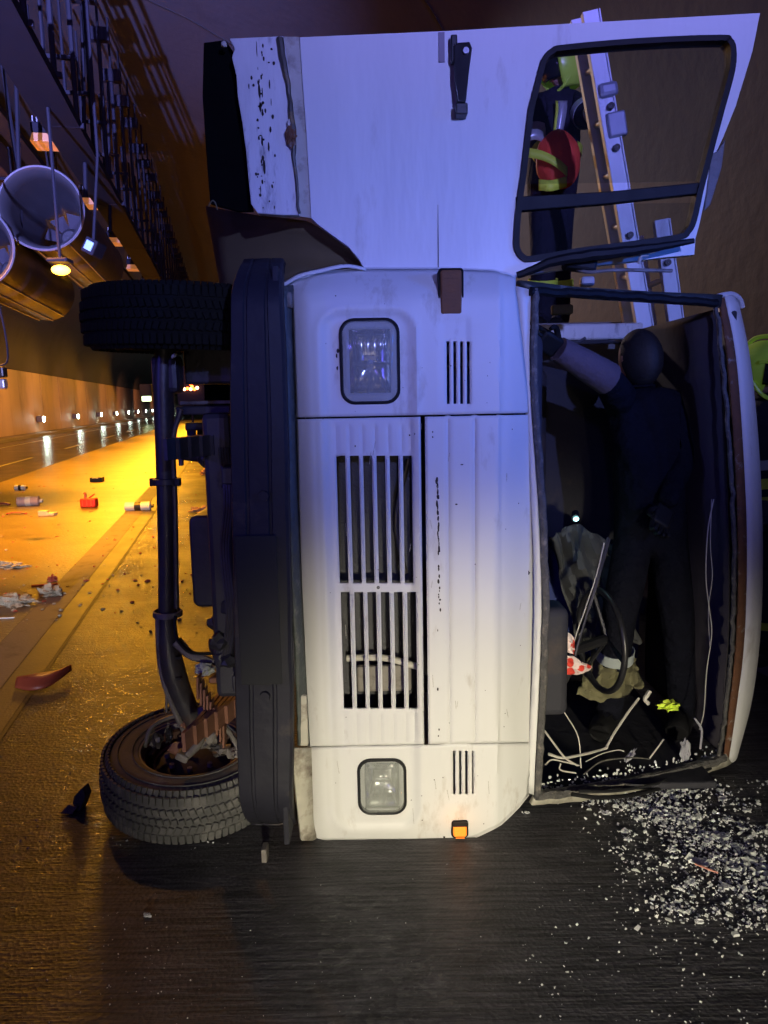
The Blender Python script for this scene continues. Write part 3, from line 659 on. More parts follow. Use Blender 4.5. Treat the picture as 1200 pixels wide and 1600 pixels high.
# ---- cab shell behind the front face
def cabring(zoff): pass
xr = W(1175, 850, 3.0).x
b = MB(); # floor/underside of the cab (left in view)
b.box(((-0.29), 3.22, 0.98), (0.04, 1.25, 1.90)); b.build('cab_floor', FRAME, truck, bevel=0.01)
# seam strip between bumper and front panel: dark sill with scuffed pale lower end
SA = catmull([W(440, 448, 2.47), W(446, 650, 2.46), W(456, 900, 2.46), W(464, 1080, 2.47), W(466, 1165, 2.48)], 30)
SBp = catmull([W(456, 445, 2.55), W(464, 650, 2.54), W(473, 900, 2.53), W(482, 1080, 2.53), W(486, 1165, 2.53)], 30)
b = MB(); b.loft([p+Vector((0.003*mnoise.noise(p*30), 0, 0)) for p in SA], SBp); b.build('front_sill', pbr('dark_sill', (0.06, 0.07, 0.065), 0.5, var=0.5, vscale=14, bump=0.8, bscale=40, bdist=0.01, dirt=(0.2, 0.19, 0.16), dirt_amt=0.2, dscale=14), truck, solid=0.012, smooth=True)
b = MB(); b.loft(catmull([W(456, 1168, 2.47), W(462, 1240, 2.48), W(470, 1312, 2.5)], 12), catmull([W(486, 1168, 2.52), W(490, 1240, 2.53), W(493, 1312, 2.54)], 12)); b.build('sill_corner', CREAM, truck, solid=0.015, smooth=True)
b = MB(); b.box(W(473, 1125, 2.49), (0.035, 0.02, 0.19)); b.build('sill_bracket', CREAM, truck, bevel=0.006)
b = MB(); b.tube([W(450, 880, 2.46), W(448, 960, 2.45), W(455, 1000, 2.47), W(457, 1065, 2.46)], 0.008, 8, 16); b.build('bumper_pipe', STEELG, truck, smooth=True)
b = MB(); b.tube([W(446, 715, 2.45), W(441, 745, 2.44), W(443, 778, 2.45)], 0.012, 8, 10); b.build('tow_latch', STEEL, truck, smooth=True)
# top (truck right side) and bottom (truck left side) walls
def side_wall(name, pts, z_dir, mat): pass
top_front = [surf(*warp(lerp(XL, XR, k/24), Z(600, 420))) for k in range(25)]
b = MB(); b.loft(top_front, [Vector((p.x, 2.78, min(p.z+0.01, 2.02))) for p in top_front]); b.build('fender_top', WHITE, truck, solid=0.01, smooth=True)
bot_front = [surf(*warp(lerp(XL, XR, k/24), Z(600, 1313))) for k in range(25)]
b = MB(); b.loft(bot_front, [Vector((p.x, 3.85, max(0.02, p.z*0.4+0.012))) for p in bot_front]); b.build('lower_side_panel', WHITE, truck, solid=0.01, smooth=True)
MB().box((0.86, 3.3, 0.06), (0.9, 1.1, 0.03)).build('lower_door_panel', INTER, truck, bevel=0.01)
# cowl strip along windscreen base, windscreen frame rings
left_in = [W(830, 452, 2.60), W(829, 600, 2.56), W(842, 800, 2.545), W(847, 950, 2.54), W(842, 1100, 2.55), W(835, 1243, 2.60)]
left_out = [W(806, 445, 2.585), W(821, 600, 2.555), W(834, 800, 2.54), W(838, 950, 2.535), W(833, 1100, 2.545), W(824, 1243, 2.585)]
b = MB(); b.loft([p+Vector((0, 0.03, 0)) for p in catmull(left_out, 40)], [p+Vector((0, 0.012, 0)) for p in catmull(left_in, 40)]); b.build('windscreen_base_flange', WHITE, truck, solid=0.012, smooth=True)
def ragged(pts, n, amp, seed=0, f=25):
    return [p+Vector((amp*mnoise.noise(p*f+Vector((seed, 0, 0))), amp*0.5*mnoise.noise(p*f+Vector((0, seed+4, 0))), amp*mnoise.noise(p*f+Vector((0, 0, seed+9))))) for p in catmull(pts, n)]
cornTL, cornTR = W(826, 453, 2.60), W(1120, 470, 2.93)
gk = [p+Vector((0.014, 0.005, 0)) for p in left_in]
MB().tube(ragged(gk, 60, 0.006, 1), 0.013, 8).build('lower_gasket', GASKET, truck, smooth=True)
MB().tube(ragged([W(828, 455, 2.60), W(900, 458, 2.70), W(1000, 464, 2.82), W(1120, 474, 2.92)], 40, 0.006, 2), 0.016, 8).build('side_gasket', RUBBER, truck, smooth=True)
MB().tube(ragged([W(838, 1243, 2.60), W(900, 1236, 2.68), W(1000, 1219, 2.80), W(1080, 1201, 2.88), W(1132, 1184, 2.95)], 50, 0.009, 3), 0.018, 8).build('side_gasket', GASKET, truck, smooth=True)
MB().tube(ragged([W(1118, 474, 2.93), W(1128, 560, 2.90), W(1140, 700, 2.88), W(1147, 850, 2.87), W(1144, 1000, 2.88), W(1133, 1110, 2.90), W(1124, 1180, 2.94)], 70, 0.008, 5), 0.009, 8).build('upper_gasket', GASKET, truck, smooth=True)
# A pillars
b = MB(); b.loft(catmull([W(806, 440, 2.60), W(900, 448, 2.72), W(1010, 455, 2.84), W(1125, 460, 2.95)], 20), catmull([W(828, 458, 2.62), W(900, 466, 2.73), W(1010, 473, 2.85), W(1122, 480, 2.96)], 20)); b.build('right_pillar', pbr('dark_worn_paint', (0.03, 0.035, 0.035), 0.5, var=0.5, vscale=20, bump=0.7, bscale=40, dirt=(0.2, 0.2, 0.18), dirt_amt=0.1, dscale=20), truck, solid=0.03, smooth=True)
b = MB(); b.loft(ragged([W(828, 1256, 2.62), W(900, 1250, 2.72), W(1000, 1232, 2.84), W(1080, 1214, 2.92), W(1140, 1192, 2.98)], 30, 0.006, 8), catmull([W(838, 1238, 2.62), W(900, 1230, 2.70), W(1000, 1213, 2.82), W(1080, 1194, 2.90), W(1132, 1176, 2.96)], 30)); b.build('left_pillar', CREAM, truck, solid=0.02, smooth=True)
# roof: rust lip, white rolled edge, roof skin
Rl = catmull([W(1124, 476, 2.95), W(1136, 560, 2.92), W(1147, 700, 2.90), W(1153, 850, 2.89), W(1150, 1000, 2.90), W(1139, 1110, 2.92), W(1130, 1186, 2.96)], 40)
Rm = catmull([W(1131, 463, 2.96), W(1149, 560, 2.93), W(1160, 700, 2.91), W(1166, 850, 2.90), W(1162, 1000, 2.91), W(1149, 1110, 2.93), W(1137, 1190, 2.97)], 40)
Ro = catmull([W(1150, 464, 3.02), W(1170, 560, 3.00), W(1184, 700, 2.98), W(1190, 850, 2.97), W(1187, 980, 2.98), W(1174, 1090, 3.00), W(1150, 1184, 3.03)], 40)
b = MB(); b.loft([p+Vector((0.003*mnoise.noise(p*40), 0, 0)) for p in Rl], Rm); b.build('roof_rain_lip', RUST, truck, solid=0.008, smooth=True)
rows = [Rm, [a.lerp(c, 0.33)+Vector((0, -0.014, 0)) for a, c in zip(Rm, Ro)], [a.lerp(c, 0.7)+Vector((0, -0.010, 0)) for a, c in zip(Rm, Ro)], Ro]
def back(pts, Y2, dx, zs=0.985): return [Vector((p.x+dx, Y2, 1.0+(p.z-1.0)*zs)) for p in pts]
rows += [back(Ro, 3.12, 0.035), back(Ro, 3.35, 0.045), back(Ro, 3.85, 0.035)]
b = MB(); b.grid(rows); b.build('roof', WHITE, truck, solid=0.01, smooth=True)
b = MB(); b.tube([W(1121, 463, 2.95), W(1140, 459, 2.97), W(1155, 466, 3.0), W(1160, 480, 3.02)], 0.010, 8, 12); b.build('roof_corner_trim', WHITE2, truck, smooth=True)
b = MB(); b.loft(back(Rl, 2.97, 0.0), back(Rl, 3.84, -0.02)); b.build('headliner', LINB, truck, solid=0.01, smooth=True)
# rear wall of the cab with its window
outer = rr2(1.62, 1.74, 0.10, 8); cx0, cz0 = 0.55, 1.0
wc = W(905, 553, 3.86)
inner = rr2(0.46, 0.20, 0.07, 8)
def rot2(p, a): return (p[0]*math.cos(a)-p[1]*math.sin(a), p[0]*math.sin(a)+p[1]*math.cos(a))
inner = [rot2(p, math.radians(-14)) for p in inner]
b = MB(); b.ringfill([(cx0+x, 3.84, cz0+z) for x, z in outer], [(wc.x+x, 3.84, wc.z+z) for x, z in inner], (0, 0.03, 0)); b.build('cab_rear_wall', INTER, truck)
MB().prism([(wc.x+x*0.99, 3.855, wc.z+z*0.99) for x, z in inner], (0, 0.004, 0)).build('rear_window', GLASS, truck)
# door aperture frame along the top of the cab
MB().box((0.5, 3.86, 1.93), (1.66, 0.06, 0.08)).build('door_pillar', WHITE2, truck, bevel=0.01)
MB().box((-0.22, 3.3, 1.96), (0.12, 1.1, 0.05)).build('door_sill', WHITE2, truck, bevel=0.01)
MB().box((1.36, 3.4, 1.90), (0.06, 0.9, 0.05)).build('roof_rail', INTER, truck, bevel=0.01)
# interior
def cushion(name, c, d, mat, M=None): return MB().box(c, d, M).build(name, mat, truck, bevel=min(d)*0.35, seg=4, smooth=True)
cushion('seat_back', (0.82, 3.66, 0.55), (0.86, 0.16, 0.62), SEATB, Matrix.Rotation(0.06, 3, 'Z'))
cushion('seat_base', (0.33, 3.42, 0.55), (0.18, 0.50, 0.62), SEATB)
cushion('seat_back', (0.60, 3.70, 1.38), (0.42, 0.14, 0.74), INTER)
cushion('seat_base', (0.33, 3.42, 1.38), (0.18, 0.50, 0.74), INTER)
MB().box((0.46, 2.74, 1.0), (0.22, 0.24, 1.66)).build('dashboard', INTER, truck, bevel=0.04, seg=3, smooth=True)
MB().box((0.62, 2.72, 0.62), (0.12, 0.16, 0.42)).build('instrument_hood', INTER, truck, bevel=0.03, seg=3, smooth=True)
# steering wheel
sc = W(938, 1000, 2.98); ax = Vector((0.985, 0.17, 0)).normalized(); a_ = ax.orthogonal().normalized(); b_ = ax.cross(a_)
ring = [sc+(a_*math.cos(2*math.pi*k/40)+b_*math.sin(2*math.pi*k/40))*0.21 for k in range(41)]
sw = MB().tube(ring, 0.013, 10).build('steering_wheel', BLACKP, truck, smooth=True)
for k in range(3):
    th = 2*math.pi*k/3+0.4; MB().tube([sc+ax*0.03, sc+(a_*math.cos(th)+b_*math.sin(th))*0.205], 0.009, 6).build('spoke', BLACKP, sw)
MB().tube([sc+ax*0.02, sc-ax*0.02+Vector((-0.25, -0.22, 0))], 0.022, 8).build('steering_column', BLACKP, sw)
# loose headliner rail and pale box on the rear right
MB().box(W(1100, 652, 3.3), (0.055, 0.05, 0.07)).build('cab_lamp', pbr('pink_plastic', (0.34, 0.2, 0.17), 0.5, bump=0.1), truck, bevel=0.006)
MB().tube([W(1100, 667, 3.29), W(1092, 669, 3.28)], 0.006, 6).build('lamp_switch', WIREW, truck)
MB().tube([W(1088, 540, 3.4), W(1092, 640, 3.42), W(1108, 800, 3.45), W(1112, 880, 3.45)], 0.02, 8, 20).build('grab_rail', LINB, truck, smooth=True)
for yy in (0, 1):
    MB().tube([W(1062, 935+yy*10, 3.35) if not yy else W(1056, 1060, 3.35), W(1057, 990, 3.35) if not yy else W(1053, 1038, 3.35), W(1063, 998 + yy*38, 3.33), W(1100, 1003+yy*40, 3.3)], 0.006, 6, 14).build('seat_spring', WIREW, truck, smooth=True)
MB().tube([W(870, 530, 3.2), W(900, 535, 3.2), W(915, 528, 3.2)], 0.007, 6, 8).build('mirror_stay', STEEL, truck)
MB().box(W(878, 484, 3.6), (0.10, 0.04, 0.045)).build('sun_visor_clip', OLIVE, truck, bevel=0.008)
# broken wires and trim hanging in the windscreen opening
def wire(name, pts, r, mat, n=26): return MB().tube([W(*p) for p in pts], r, 6, n).build(name, mat, truck, smooth=True)
wire('loose_wire', [(950, 840, 2.9), (935, 900, 2.86), (905, 1000, 2.8), (888, 1060, 2.76), (845, 1110, 2.66), (828, 1130, 2.6)], 0.0055, WIREB)
wire('loose_wire', [(953, 842, 2.9), (928, 930, 2.84), (900, 1015, 2.8), (880, 1075, 2.74), (850, 1115, 2.66)], 0.0035, WIREB)
wire('loose_wire', [(944, 848, 2.88), (930, 905, 2.86), (896, 1005, 2.8), (873, 1090, 2.72), (880, 1110, 2.72), (903, 1150, 2.74), (908, 1200, 2.72)], 0.0026, WIREW)
wire('loose_wire', [(857, 960, 2.66), (866, 985, 2.68), (868, 1010, 2.69), (860, 1045, 2.68)], 0.004, WIREB)
wire('loose_wire', [(851, 1142, 2.62), (870, 1168, 2.66), (884, 1185, 2.68), (902, 1196, 2.70)], 0.004, WIREW)
wire('loose_wire', [(852, 1195, 2.64), (862, 1187, 2.66), (880, 1190, 2.68), (905, 1196, 2.72)], 0.003, WIREW)
wire('loose_wire', [(876, 1193, 2.66), (876, 1203, 2.66), (900, 1208, 2.68)], 0.003, WIREW)
wire('loose_wire', [(915, 1190, 2.7), (940, 1178, 2.74), (965, 1172, 2.78), (975, 1174, 2.78)], 0.0022, WIREW)
wire('loose_wire', [(912, 1210, 2.7), (940, 1190, 2.74), (985, 1184, 2.80), (1015, 1186, 2.84)], 0.003, GASKET)
wire('loose_wire', [(1115, 780, 2.94), (1106, 830, 2.94), (1103, 900, 2.94), (1108, 950, 2.94), (1112, 990, 2.94), (1104, 1050, 2.94), (1100, 1110, 2.94), (1093, 1140, 2.94)], 0.0022, WIREW, 40)
wire('loose_wire', [(1112, 780, 2.96), (1110, 850, 2.96), (1113, 900, 2.96), (1107, 950, 2.96), (1109, 1010, 2.96)], 0.0018, WIREW, 40)
wire('wiper_linkage', [(857, 1178, 2.66), (880, 1184, 2.68), (915, 1178, 2.74), (945, 1170, 2.78), (948, 1166, 2.78)], 0.0055, WIREW)
wire('wiper_linkage', [(946, 1170, 2.78), (960, 1145, 2.82), (980, 1115, 2.88), (998, 1091, 2.92)], 0.0055, WIREW)
wire('trim_rod', [(1015, 1185, 2.84), (1037, 1155, 2.88)], 0.0035, WIREW, 6)
wire('loose_wire', [(1085, 1122, 2.94), (1096, 1140, 2.94), (1094, 1170, 2.94)], 0.005, GREYC)
MB().blob(W(1070, 1172, 2.93), (0.018, 0.015, 0.045), 3, 0.5, 2.5, seed=4).build('torn_lining_scrap', GREYC, truck, smooth=True)
MB().blob(W(984, 1182, 2.85), (0.010, 0.012, 0.03), 3, 0.6, 2.5, Matrix.Rotation(0.6, 3, 'Y'), seed=9).build('torn_lining_scrap', GREYC, truck, smooth=True)
MB().tube(ragged([W(1016, 1080, 2.98), W(1008, 1092, 2.97), W(1014, 1100, 2.97)], 8, 0.004), 0.009, 6).build('torn_lining_scrap', WIREW, truck, smooth=True)
# grit and shattered glass caught along the lower pillar
b = MB()
for k in range(160):
    u = random.random(); px = lerp(842, 1130, u); py = interp([(842, 1240), (900, 1232), (1000, 1214), (1080, 1197), (1130, 1178)], px)-abs(random.gauss(0, 9))-2
    b.blob(W(px, py, 2.63+0.33*u+0.03), [random.uniform(0.002, 0.007) for _ in range(3)], 1, 0.4, 2, seed=k)
o = b.build('glass_grit', thin_glass('glass_crumb', (0.75, 0.78, 0.76), 0.35, 0.15), truck); o['kind'] = 'stuff'
# black seal loop and wiper lying below the pillar
MB().tube([W(893, 1241, 2.60), W(940, 1246, 2.62), (W(1000, 1240, 2.70)), W(1060, 1222, 2.82), W(1110, 1200, 2.92)], 0.008, 8, 30).build('hanging_seal', RUBBER, truck, smooth=True)
MB().tube([W(905, 1236, 2.60), W(960, 1236, 2.66), W(1020, 1226, 2.74), W(1070, 1210, 2.84)], 0.006, 8, 30).build('hanging_seal', BLACKP, truck, smooth=True)

# ---- door standing open
YD = 2.66
door = None
D = lambda x, y, dy=0.0: W(x, y, YD+dy)
WSTRIP = [(444, 62), (452, 120), (458, 190), (463, 260), (470, 337)]
outline = [(468, 58), (700, 48), (900, 36), (1188, 20), (1176, 80), (1150, 165), (1130, 215), (1118, 240), (1118, 262), (1104, 300), (1092, 355), (1087, 372), (1085, 398), (1040, 402), (960, 412), (900, 418), (803, 432), (700, 424), (640, 422), (570, 421), (560, 404), (545, 386), (520, 368), (498, 352), (486, 341), (484, 300), (478, 200), (472, 120)]
win = [(846, 95), (862, 76), (885, 70), (1000, 60), (1125, 55), (1143, 60), (1150, 76), (1148, 110), (1132, 170), (1112, 245), (1098, 300), (1088, 345), (1078, 364), (1060, 374), (960, 388), (900, 396), (835, 407), (818, 406), (806, 392), (804, 370), (808, 320), (815, 270), (822, 210), (830, 150)]
def sheet_with_hole(name, outer, inner, mat, parent, thick, smoothn=0):
    b = MB(); bm = b.bm; es = []
    for lp in (outer, inner):
        if not lp: continue
        vs = [bm.verts.new(p) for p in lp]
        es += [bm.edges.new((vs[i], vs[(i+1) % len(vs)])) for i in range(len(vs))]
    bmesh.ops.triangle_fill(bm, edges=es, use_beauty=True)
    r_ = bmesh.ops.extrude_face_region(bm, geom=list(bm.faces)); bmesh.ops.translate(bm, vec=(0, thick, 0), verts=[v for v in r_['geom'] if isinstance(v, bmesh.types.BMVert)])
    return b.build(name, mat, parent, bevel=0.004)
def loop_smooth(pts, n):
    P = [Vector((p[0], p[1], 0)) for p in pts]; P = P[-2:]+P+P[:2]
    q = catmull(P, n*(len(P)-1)); return [(v.x, v.y) for v in q[2*n:-(2*n+1)+0]][:n*len(pts)]
winS = loop_smooth(win, 3)
door = sheet_with_hole('open_door', [D(*p) for p in outline], [D(*p) for p in winS], DOORW, truck, 0.035)
def scale2(pts, s_, c=None):
    cx_ = sum(p[0] for p in pts)/len(pts); cy_ = sum(p[1] for p in pts)/len(pts)
    out = []
    for i, p in enumerate(pts):
        a, q = Vector(pts[i-1]), Vector(pts[(i+1) % len(pts)]); t = (q-a)
        if t.length == 0: out.append(p); continue
        t.normalize(); nrm = Vector((-t.y, t.x)); 
        if nrm.dot(Vector((cx_-p[0], cy_-p[1]))) < 0: nrm = -nrm
        out.append((p[0]+nrm.x*s_, p[1]+nrm.y*s_))
    return out
b = MB(); b.ringfill([D(*p, -0.012) for p in scale2(winS, -1)], [D(*p, -0.012) for p in scale2(winS, 8)], (0, 0.05, 0)); b.build('window_seal', RUBBER, door)
MB().prism([D(806, 307, -0.005), D(950, 299, -0.005), D(1100, 284, -0.005), D(1095, 302, -0.005), D(950, 318, -0.005), D(806, 330, -0.005)], (0, 0.03, 0)).build('window_bar', RUBBER, door, bevel=0.003)
up = [p for p in winS if p[1] < 296]; lo = [p for p in winS if p[1] > 312]
MB().prism([D(*p, 0.015) for p in up], (0, 0.003, 0)).build('window_pane', GLASS, door)
MB().prism([D(*p, 0.015) for p in lo], (0, 0.003, 0)).build('window_pane', GLASS, door)
# scuffed rear strip of the door, with the rusty seam between
strip_out = [(358, 60), (443, 56), (452, 120), (458, 190), (463, 260), (468, 336), (440, 336), (402, 333), (392, 318), (388, 280), (384, 235), (378, 190), (371, 150), (369, 118), (362, 90), (366, 76)]
st = sheet_with_hole('scuffed_door_edge', [D(*p, -0.006) for p in strip_out], None, WHITE2, door, 0.04); st['label'] = 'scratched white edge with bent metal'
MB().loft(catmull([D(444, 58, 0.01), D(452, 120, 0.01), D(459, 200, 0.01), D(468, 338, 0.01)], 20), catmull([D(468, 58, 0.01), D(472, 120, 0.01), D(478, 200, 0.01), D(486, 341, 0.01)], 20)).build('seam_backing', CREAM, door, solid=0.004)
wseam = MB().tube(ragged([D(438, 60, -0.01), D(444, 100, -0.014), D(452, 150, -0.012), D(457, 205, -0.016), D(460, 260, -0.01), D(468, 333, -0.012)], 50, 0.006, 11), [0.013, 0.011, 0.008, 0.012, 0.006, 0.005], 8).build('bent_drip_rail', pbr('dark_drip_rail', (0.07, 0.065, 0.055), 0.5, metal=0.3, var=0.5, vscale=30, bump=0.6, dirt=(0.3, 0.2, 0.08), dirt_amt=0.25, dscale=20), door, smooth=True)
MB().blob(D(455, 212, -0.02), (0.018, 0.012, 0.032), 3, 0.4, 2.5, seed=3).build('torn_rail_end', RUST, door, smooth=True)
MB().blob(D(452, 193, -0.02), (0.008, 0.008, 0.014), 2, 0.3, 2.5, seed=3).build('torn_rail_end', WIREW, door, smooth=True)
b = MB()
for k in range(70):
    px = random.choice([random.uniform(372, 432), random.gauss(407, 4)]); py = random.uniform(70, 325)
    if px < 362+(py-60)*0.12+12: continue
    pc = D(px, py, -0.0085); n = 7; ln = random.uniform(2, 16) if random.random() < 0.5 else random.uniform(1, 5); wd = random.uniform(0.4, 1.7); kx = 0.0023
    b.prism([pc+Vector((math.cos(6.283*i/n)*wd*kx*(1+0.4*random.random()), 0, math.sin(6.283*i/n)*ln*kx*0.6*(1+0.4*random.random()))) for i in range(n)], (0, 0.002, 0))
o = b.build('paint_scratches', _M['black_rust'], door); o['kind'] = 'stuff'
b = MB(); b.loft([D(684, 424, -0.001), D(684, 380, -0.001), D(684, 320, -0.001)], [D(685.6, 424, -0.001), D(685.3, 380, -0.001), D(684.5, 320, -0.001)]); b.build('door_crease', JOINT, door, solid=0.001).hide_render = False
# dark torn flap beyond the door edge
fl = [(318, 66), (352, 62), (364, 80), (370, 120), (380, 190), (386, 250), (390, 300), (396, 330), (372, 330), (340, 322), (328, 318), (322, 240), (316, 150)]
MB().prism([D(*p, 0.05) for p in fl], (0, 0.02, 0)).build('door_edge_flap', pbr('black_rubber_mat', (0.003, 0.0033, 0.003), 0.95, spec=0.05, var=0.4, vscale=12, bump=0.7, bscale=30), door, bevel=0.004)
MB().blob(D(350, 70, 0.0), (0.010, 0.01, 0.009), 2, 0.3).build('latch_pin', WIREW, door, smooth=True)
MB().tube([D(326, 322, 0.03), D(331, 314, 0.02), D(336, 316, 0.02), D(340, 328, 0.02)], 0.0022, 6, 10).build('torn_wire', OLIVE, door)
# handle and sticker
h = MB().prism([D(716, 66, -0.035), D(734, 64, -0.04), D(738, 74, -0.04), D(733, 112, -0.05), D(728, 160, -0.045), D(714, 160, -0.045), D(711, 120, -0.05), D(708, 70, -0.035)], (0, 0.03, 0)).build('door_handle', BLACKP, door, bevel=0.006, seg=3, smooth=True)
MB().box(D(709, 78, -0.015), (0.022, 0.03, 0.085)).build('handle_base', BLACKP, h, bevel=0.005)
MB().prism([D(712, 160, -0.05), D(731, 160, -0.05), D(731, 178, -0.05), D(713, 178, -0.05)], (0, 0.05, 0)).build('handle_foot', BLACKP, h, bevel=0.004)
MB().lathe([(0.001, -0.008), (0.010, -0.008), (0.011, 0)], D(728, 80, -0.042), (0, 1, 0), 16).build('lock_barrel', FIN, h)
MB().box(D(690, 74, -0.002), (0.020, 0.004, 0.092)).build('grey_sticker', pbr('grey_violet_sticker', (0.22, 0.19, 0.22), 0.7, bump=0.2), door)
# mirror arm and hinge under the window
MB().tube(ragged([D(808, 430, -0.06), D(870, 408, -0.08), D(930, 398, -0.09), D(1000, 390, -0.09), D(1084, 377, -0.08)], 30, 0.004, 2), [0.012, 0.017, 0.02, 0.016, 0.009], 8).build('mirror_arm', RUBBER, door, smooth=True)
MB().tube([D(885, 412, 0.0), D(916, 425, -0.05), D(960, 422, -0.07), D(1050, 423, -0.06)], 0.0065, 8, 16).build('mirror_stay', STEELG, door, smooth=True)
MB().box(D(905, 412, -0.02), (0.11, 0.07, 0.05), Matrix.Rotation(0.15, 3, 'Y')).build('hinge', RUBBER, door, bevel=0.01)
MB().tube([D(998, 412, -0.05), D(1002, 400, -0.06), D(1012, 398, -0.06)], 0.006, 6, 8).build('mirror_clip', WIREW, door)
MB().box(D(917, 440, 0.12), (0.05, 0.04, 0.035)).build('door_stop', pbr('grey_cast', (0.35, 0.34, 0.36), 0.6, bump=0.4), door, bevel=0.01)
b = MB(); b.prism([D(1112, 240, -0.004), D(1121, 236, -0.004), D(1134, 216, -0.004), D(1128, 262, -0.004), D(1110, 320, -0.004), D(1100, 330, -0.004)], (0, 0.012, 0)); b.build('bent_corner_plate', pbr('dull_grey_metal', (0.13, 0.12, 0.12), 0.6, metal=0.3, bump=0.8, bscale=30, bdist=0.01), door, bevel=0.003)
rows = []
for (x0, y0, x1, y1, dd) in ((322, 322, 345, 448, 0.34), (352, 328, 360, 446, 0.28), (398, 336, 400, 446, 0.20), (440, 340, 436, 446, 0.13), (480, 346, 470, 437, 0.09), (520, 368, 505, 430, 0.07), (548, 390, 540, 424, 0.055), (568, 418, 566, 422, 0.045)):
    rows.append([D(lerp(x0, x1, t), lerp(y0, y1, t), dd+0.05*math.sin(math.pi*t)) for t in (0, .2, .4, .6, .8, 1)])
b = MB(); b.grid(rows); b.build('inner_mudguard', pbr('olive_dusty_mudguard', (0.10, 0.078, 0.03), 0.8, var=0.3, vscale=6, bump=0.4, bscale=25), truck, smooth=True, solid=0.006)
# wheel-arch lip
b = MB(); b.loft(catmull([W(440, 448, 2.56), W(468, 432, 2.56), W(500, 424, 2.57), W(540, 416, 2.58), W(572, 421, 2.60)], 16), catmull([W(440, 444, 2.70), W(468, 428, 2.72), W(500, 421, 2.74), W(540, 414, 2.75), W(572, 420, 2.76)], 16)); b.build('wheel_arch_lip', WHITE, truck, solid=0.01, smooth=True)
MB().box(W(450, 470, 2.52), (0.03, 0.05, 0.05)).build('arch_bracket', STEELG, truck, bevel=0.005)

# ---- bumper
def bumper_pt(u, z):  # u 0..1 across the profile
    return None
prof_b = [(-0.098, 0.09), (-0.100, 0.02), (-0.094, 0.004), (-0.05, 0.0), (-0.046, 0.005), (-0.038, 0.005), (-0.034, 0.0), (0.03, -0.002), (0.034, 0.004), (0.042, 0.004), (0.046, -0.002), (0.088, 0.002), (0.097, 0.014), (0.094, 0.09)]
rows = []
nb = 60
for j in range(nb+1):
    t = j/nb; py = lerp(388, 1328, t); cx_ = lerp(398, 416, t); c = W(cx_, py, 2.36)
    endc = 0.16*max(0, (abs(t-0.5)-0.40)/0.10)**2
    wsc = interp([(0, 0.72), (0.06, 0.86), (0.3, 1.0), (0.8, 1.06), (1, 0.95)], t)
    rows.append([c+Vector((x*wsc*0.93+0.003*mnoise.noise(Vector((x*8, t*9, 1))), y+endc+0.006*mnoise.noise(Vector((x*5, t*6, 4))), 0)) for x, y in prof_b])
b = MB(); b.grid(rows); b.bm.faces.new([b.bm.verts.new(p) for p in rows[0]]); b.bm.faces.new([b.bm.verts.new(p) for p in rows[-1]])
bump_o = b.build('bumper', BUMPER, truck, smooth=True)
q = bump_o.modifiers.new('solid', 'SOLIDIFY'); q.thickness = 0.006
MB().box(W(404, 955, 2.335), (0.135, 0.012, 0.50)).build('number_plate_blank', MATTE, bump_o, bevel=0.004)
for (x, y) in ((414, 1088), (412, 775)): MB().lathe([(0.001, -0.006), (0.016, -0.006), (0.019, 0.01), (0.019, 0.02)], W(x, y, 2.355), (0, 1, 0), 20).build('bumper_bolt', BUMPER, bump_o, smooth=True)
MB().box(W(414, 1332, 2.42), (0.02, 0.05, 0.05)).build('bumper_tab', STEELG, bump_o, bevel=0.004)
MB().box(W(445, 1150, 2.44), (0.02, 0.12, 0.75)).build('bumper_inner_flange', BUMPER, bump_o, bevel=0.004)
MB().box(W(444, 700, 2.46), (0.02, 0.12, 1.15)).build('bumper_inner_flange', BUMPER, bump_o, bevel=0.004)

# ---- chassis
for zc in (0.62, 1.36):
    MB().box((-0.47, 4.6, zc), (0.16, 4.2, 0.06)).build('frame_rail', FRAME, truck, bevel=0.006)
MB().box((-0.44, 2.62, 1.0), (0.14, 0.10, 1.3)).build('front_crossmember', FRAME, truck, bevel=0.01)
for yy in (3.3, 4.4, 5.6): MB().box((-0.46, yy, 0.99), (0.12, 0.08, 0.68)).build('crossmember', FRAME, truck, bevel=0.006)
MB().blob((-0.42, 3.15, 1.0), (0.16, 0.32, 0.22), 3, 0.25, 2.0).build('engine_sump', FRAME, truck, smooth=True)
MB().tube([(-0.50, 3.3, 1.0), (-0.55, 5.9, 1.0)], 0.045, 10).build('drive_shaft', STEEL, truck)
YA = 2.78
axp = [W(258, 540, YA), W(256, 600, YA), W(258, 700, YA), W(261, 850, YA), W(261, 955, YA), W(263, 1000, YA), W(272, 1052, YA), W(290, 1100, YA+0.01), W(312, 1142, YA+0.02)]
axle = MB().tube(axp, [0.040, 0.043, 0.040, 0.038, 0.036, 0.044, 0.052, 0.046, 0.034], 14, 60, flat=0.9).build('front_axle', STEEL, truck, smooth=True)
MB().tube([W(283, 640, YA-0.02), W(271, 690, YA-0.02), W(274, 800, YA-0.02), W(276, 950, YA-0.02)], 0.010, 8, 20).build('axle_flange', STEEL, axle, smooth=True)
MB().tube([W(247, 965, YA-0.02), W(251, 1040, YA-0.02), W(268, 1098, YA-0.02), W(292, 1150, YA)], 0.012, 8, 20).build('axle_flange', STEELG, axle, smooth=True)
for (x, y) in ((259, 752), (262, 958)):
    MB().lathe([(0.050, -0.012), (0.056, -0.010), (0.056, 0.010), (0.050, 0.012)], W(x, y, YA), (0.02, 0, 1), 20, close=True).build('axle_clamp', STEEL if y < 800 else STEELG, axle, smooth=True)
for (x, y) in ((240, 753), (277, 753)): MB().box(W(x, y, YA-0.02), (0.025, 0.03, 0.03)).build('clamp_bolt', BLACKP, axle, bevel=0.004)
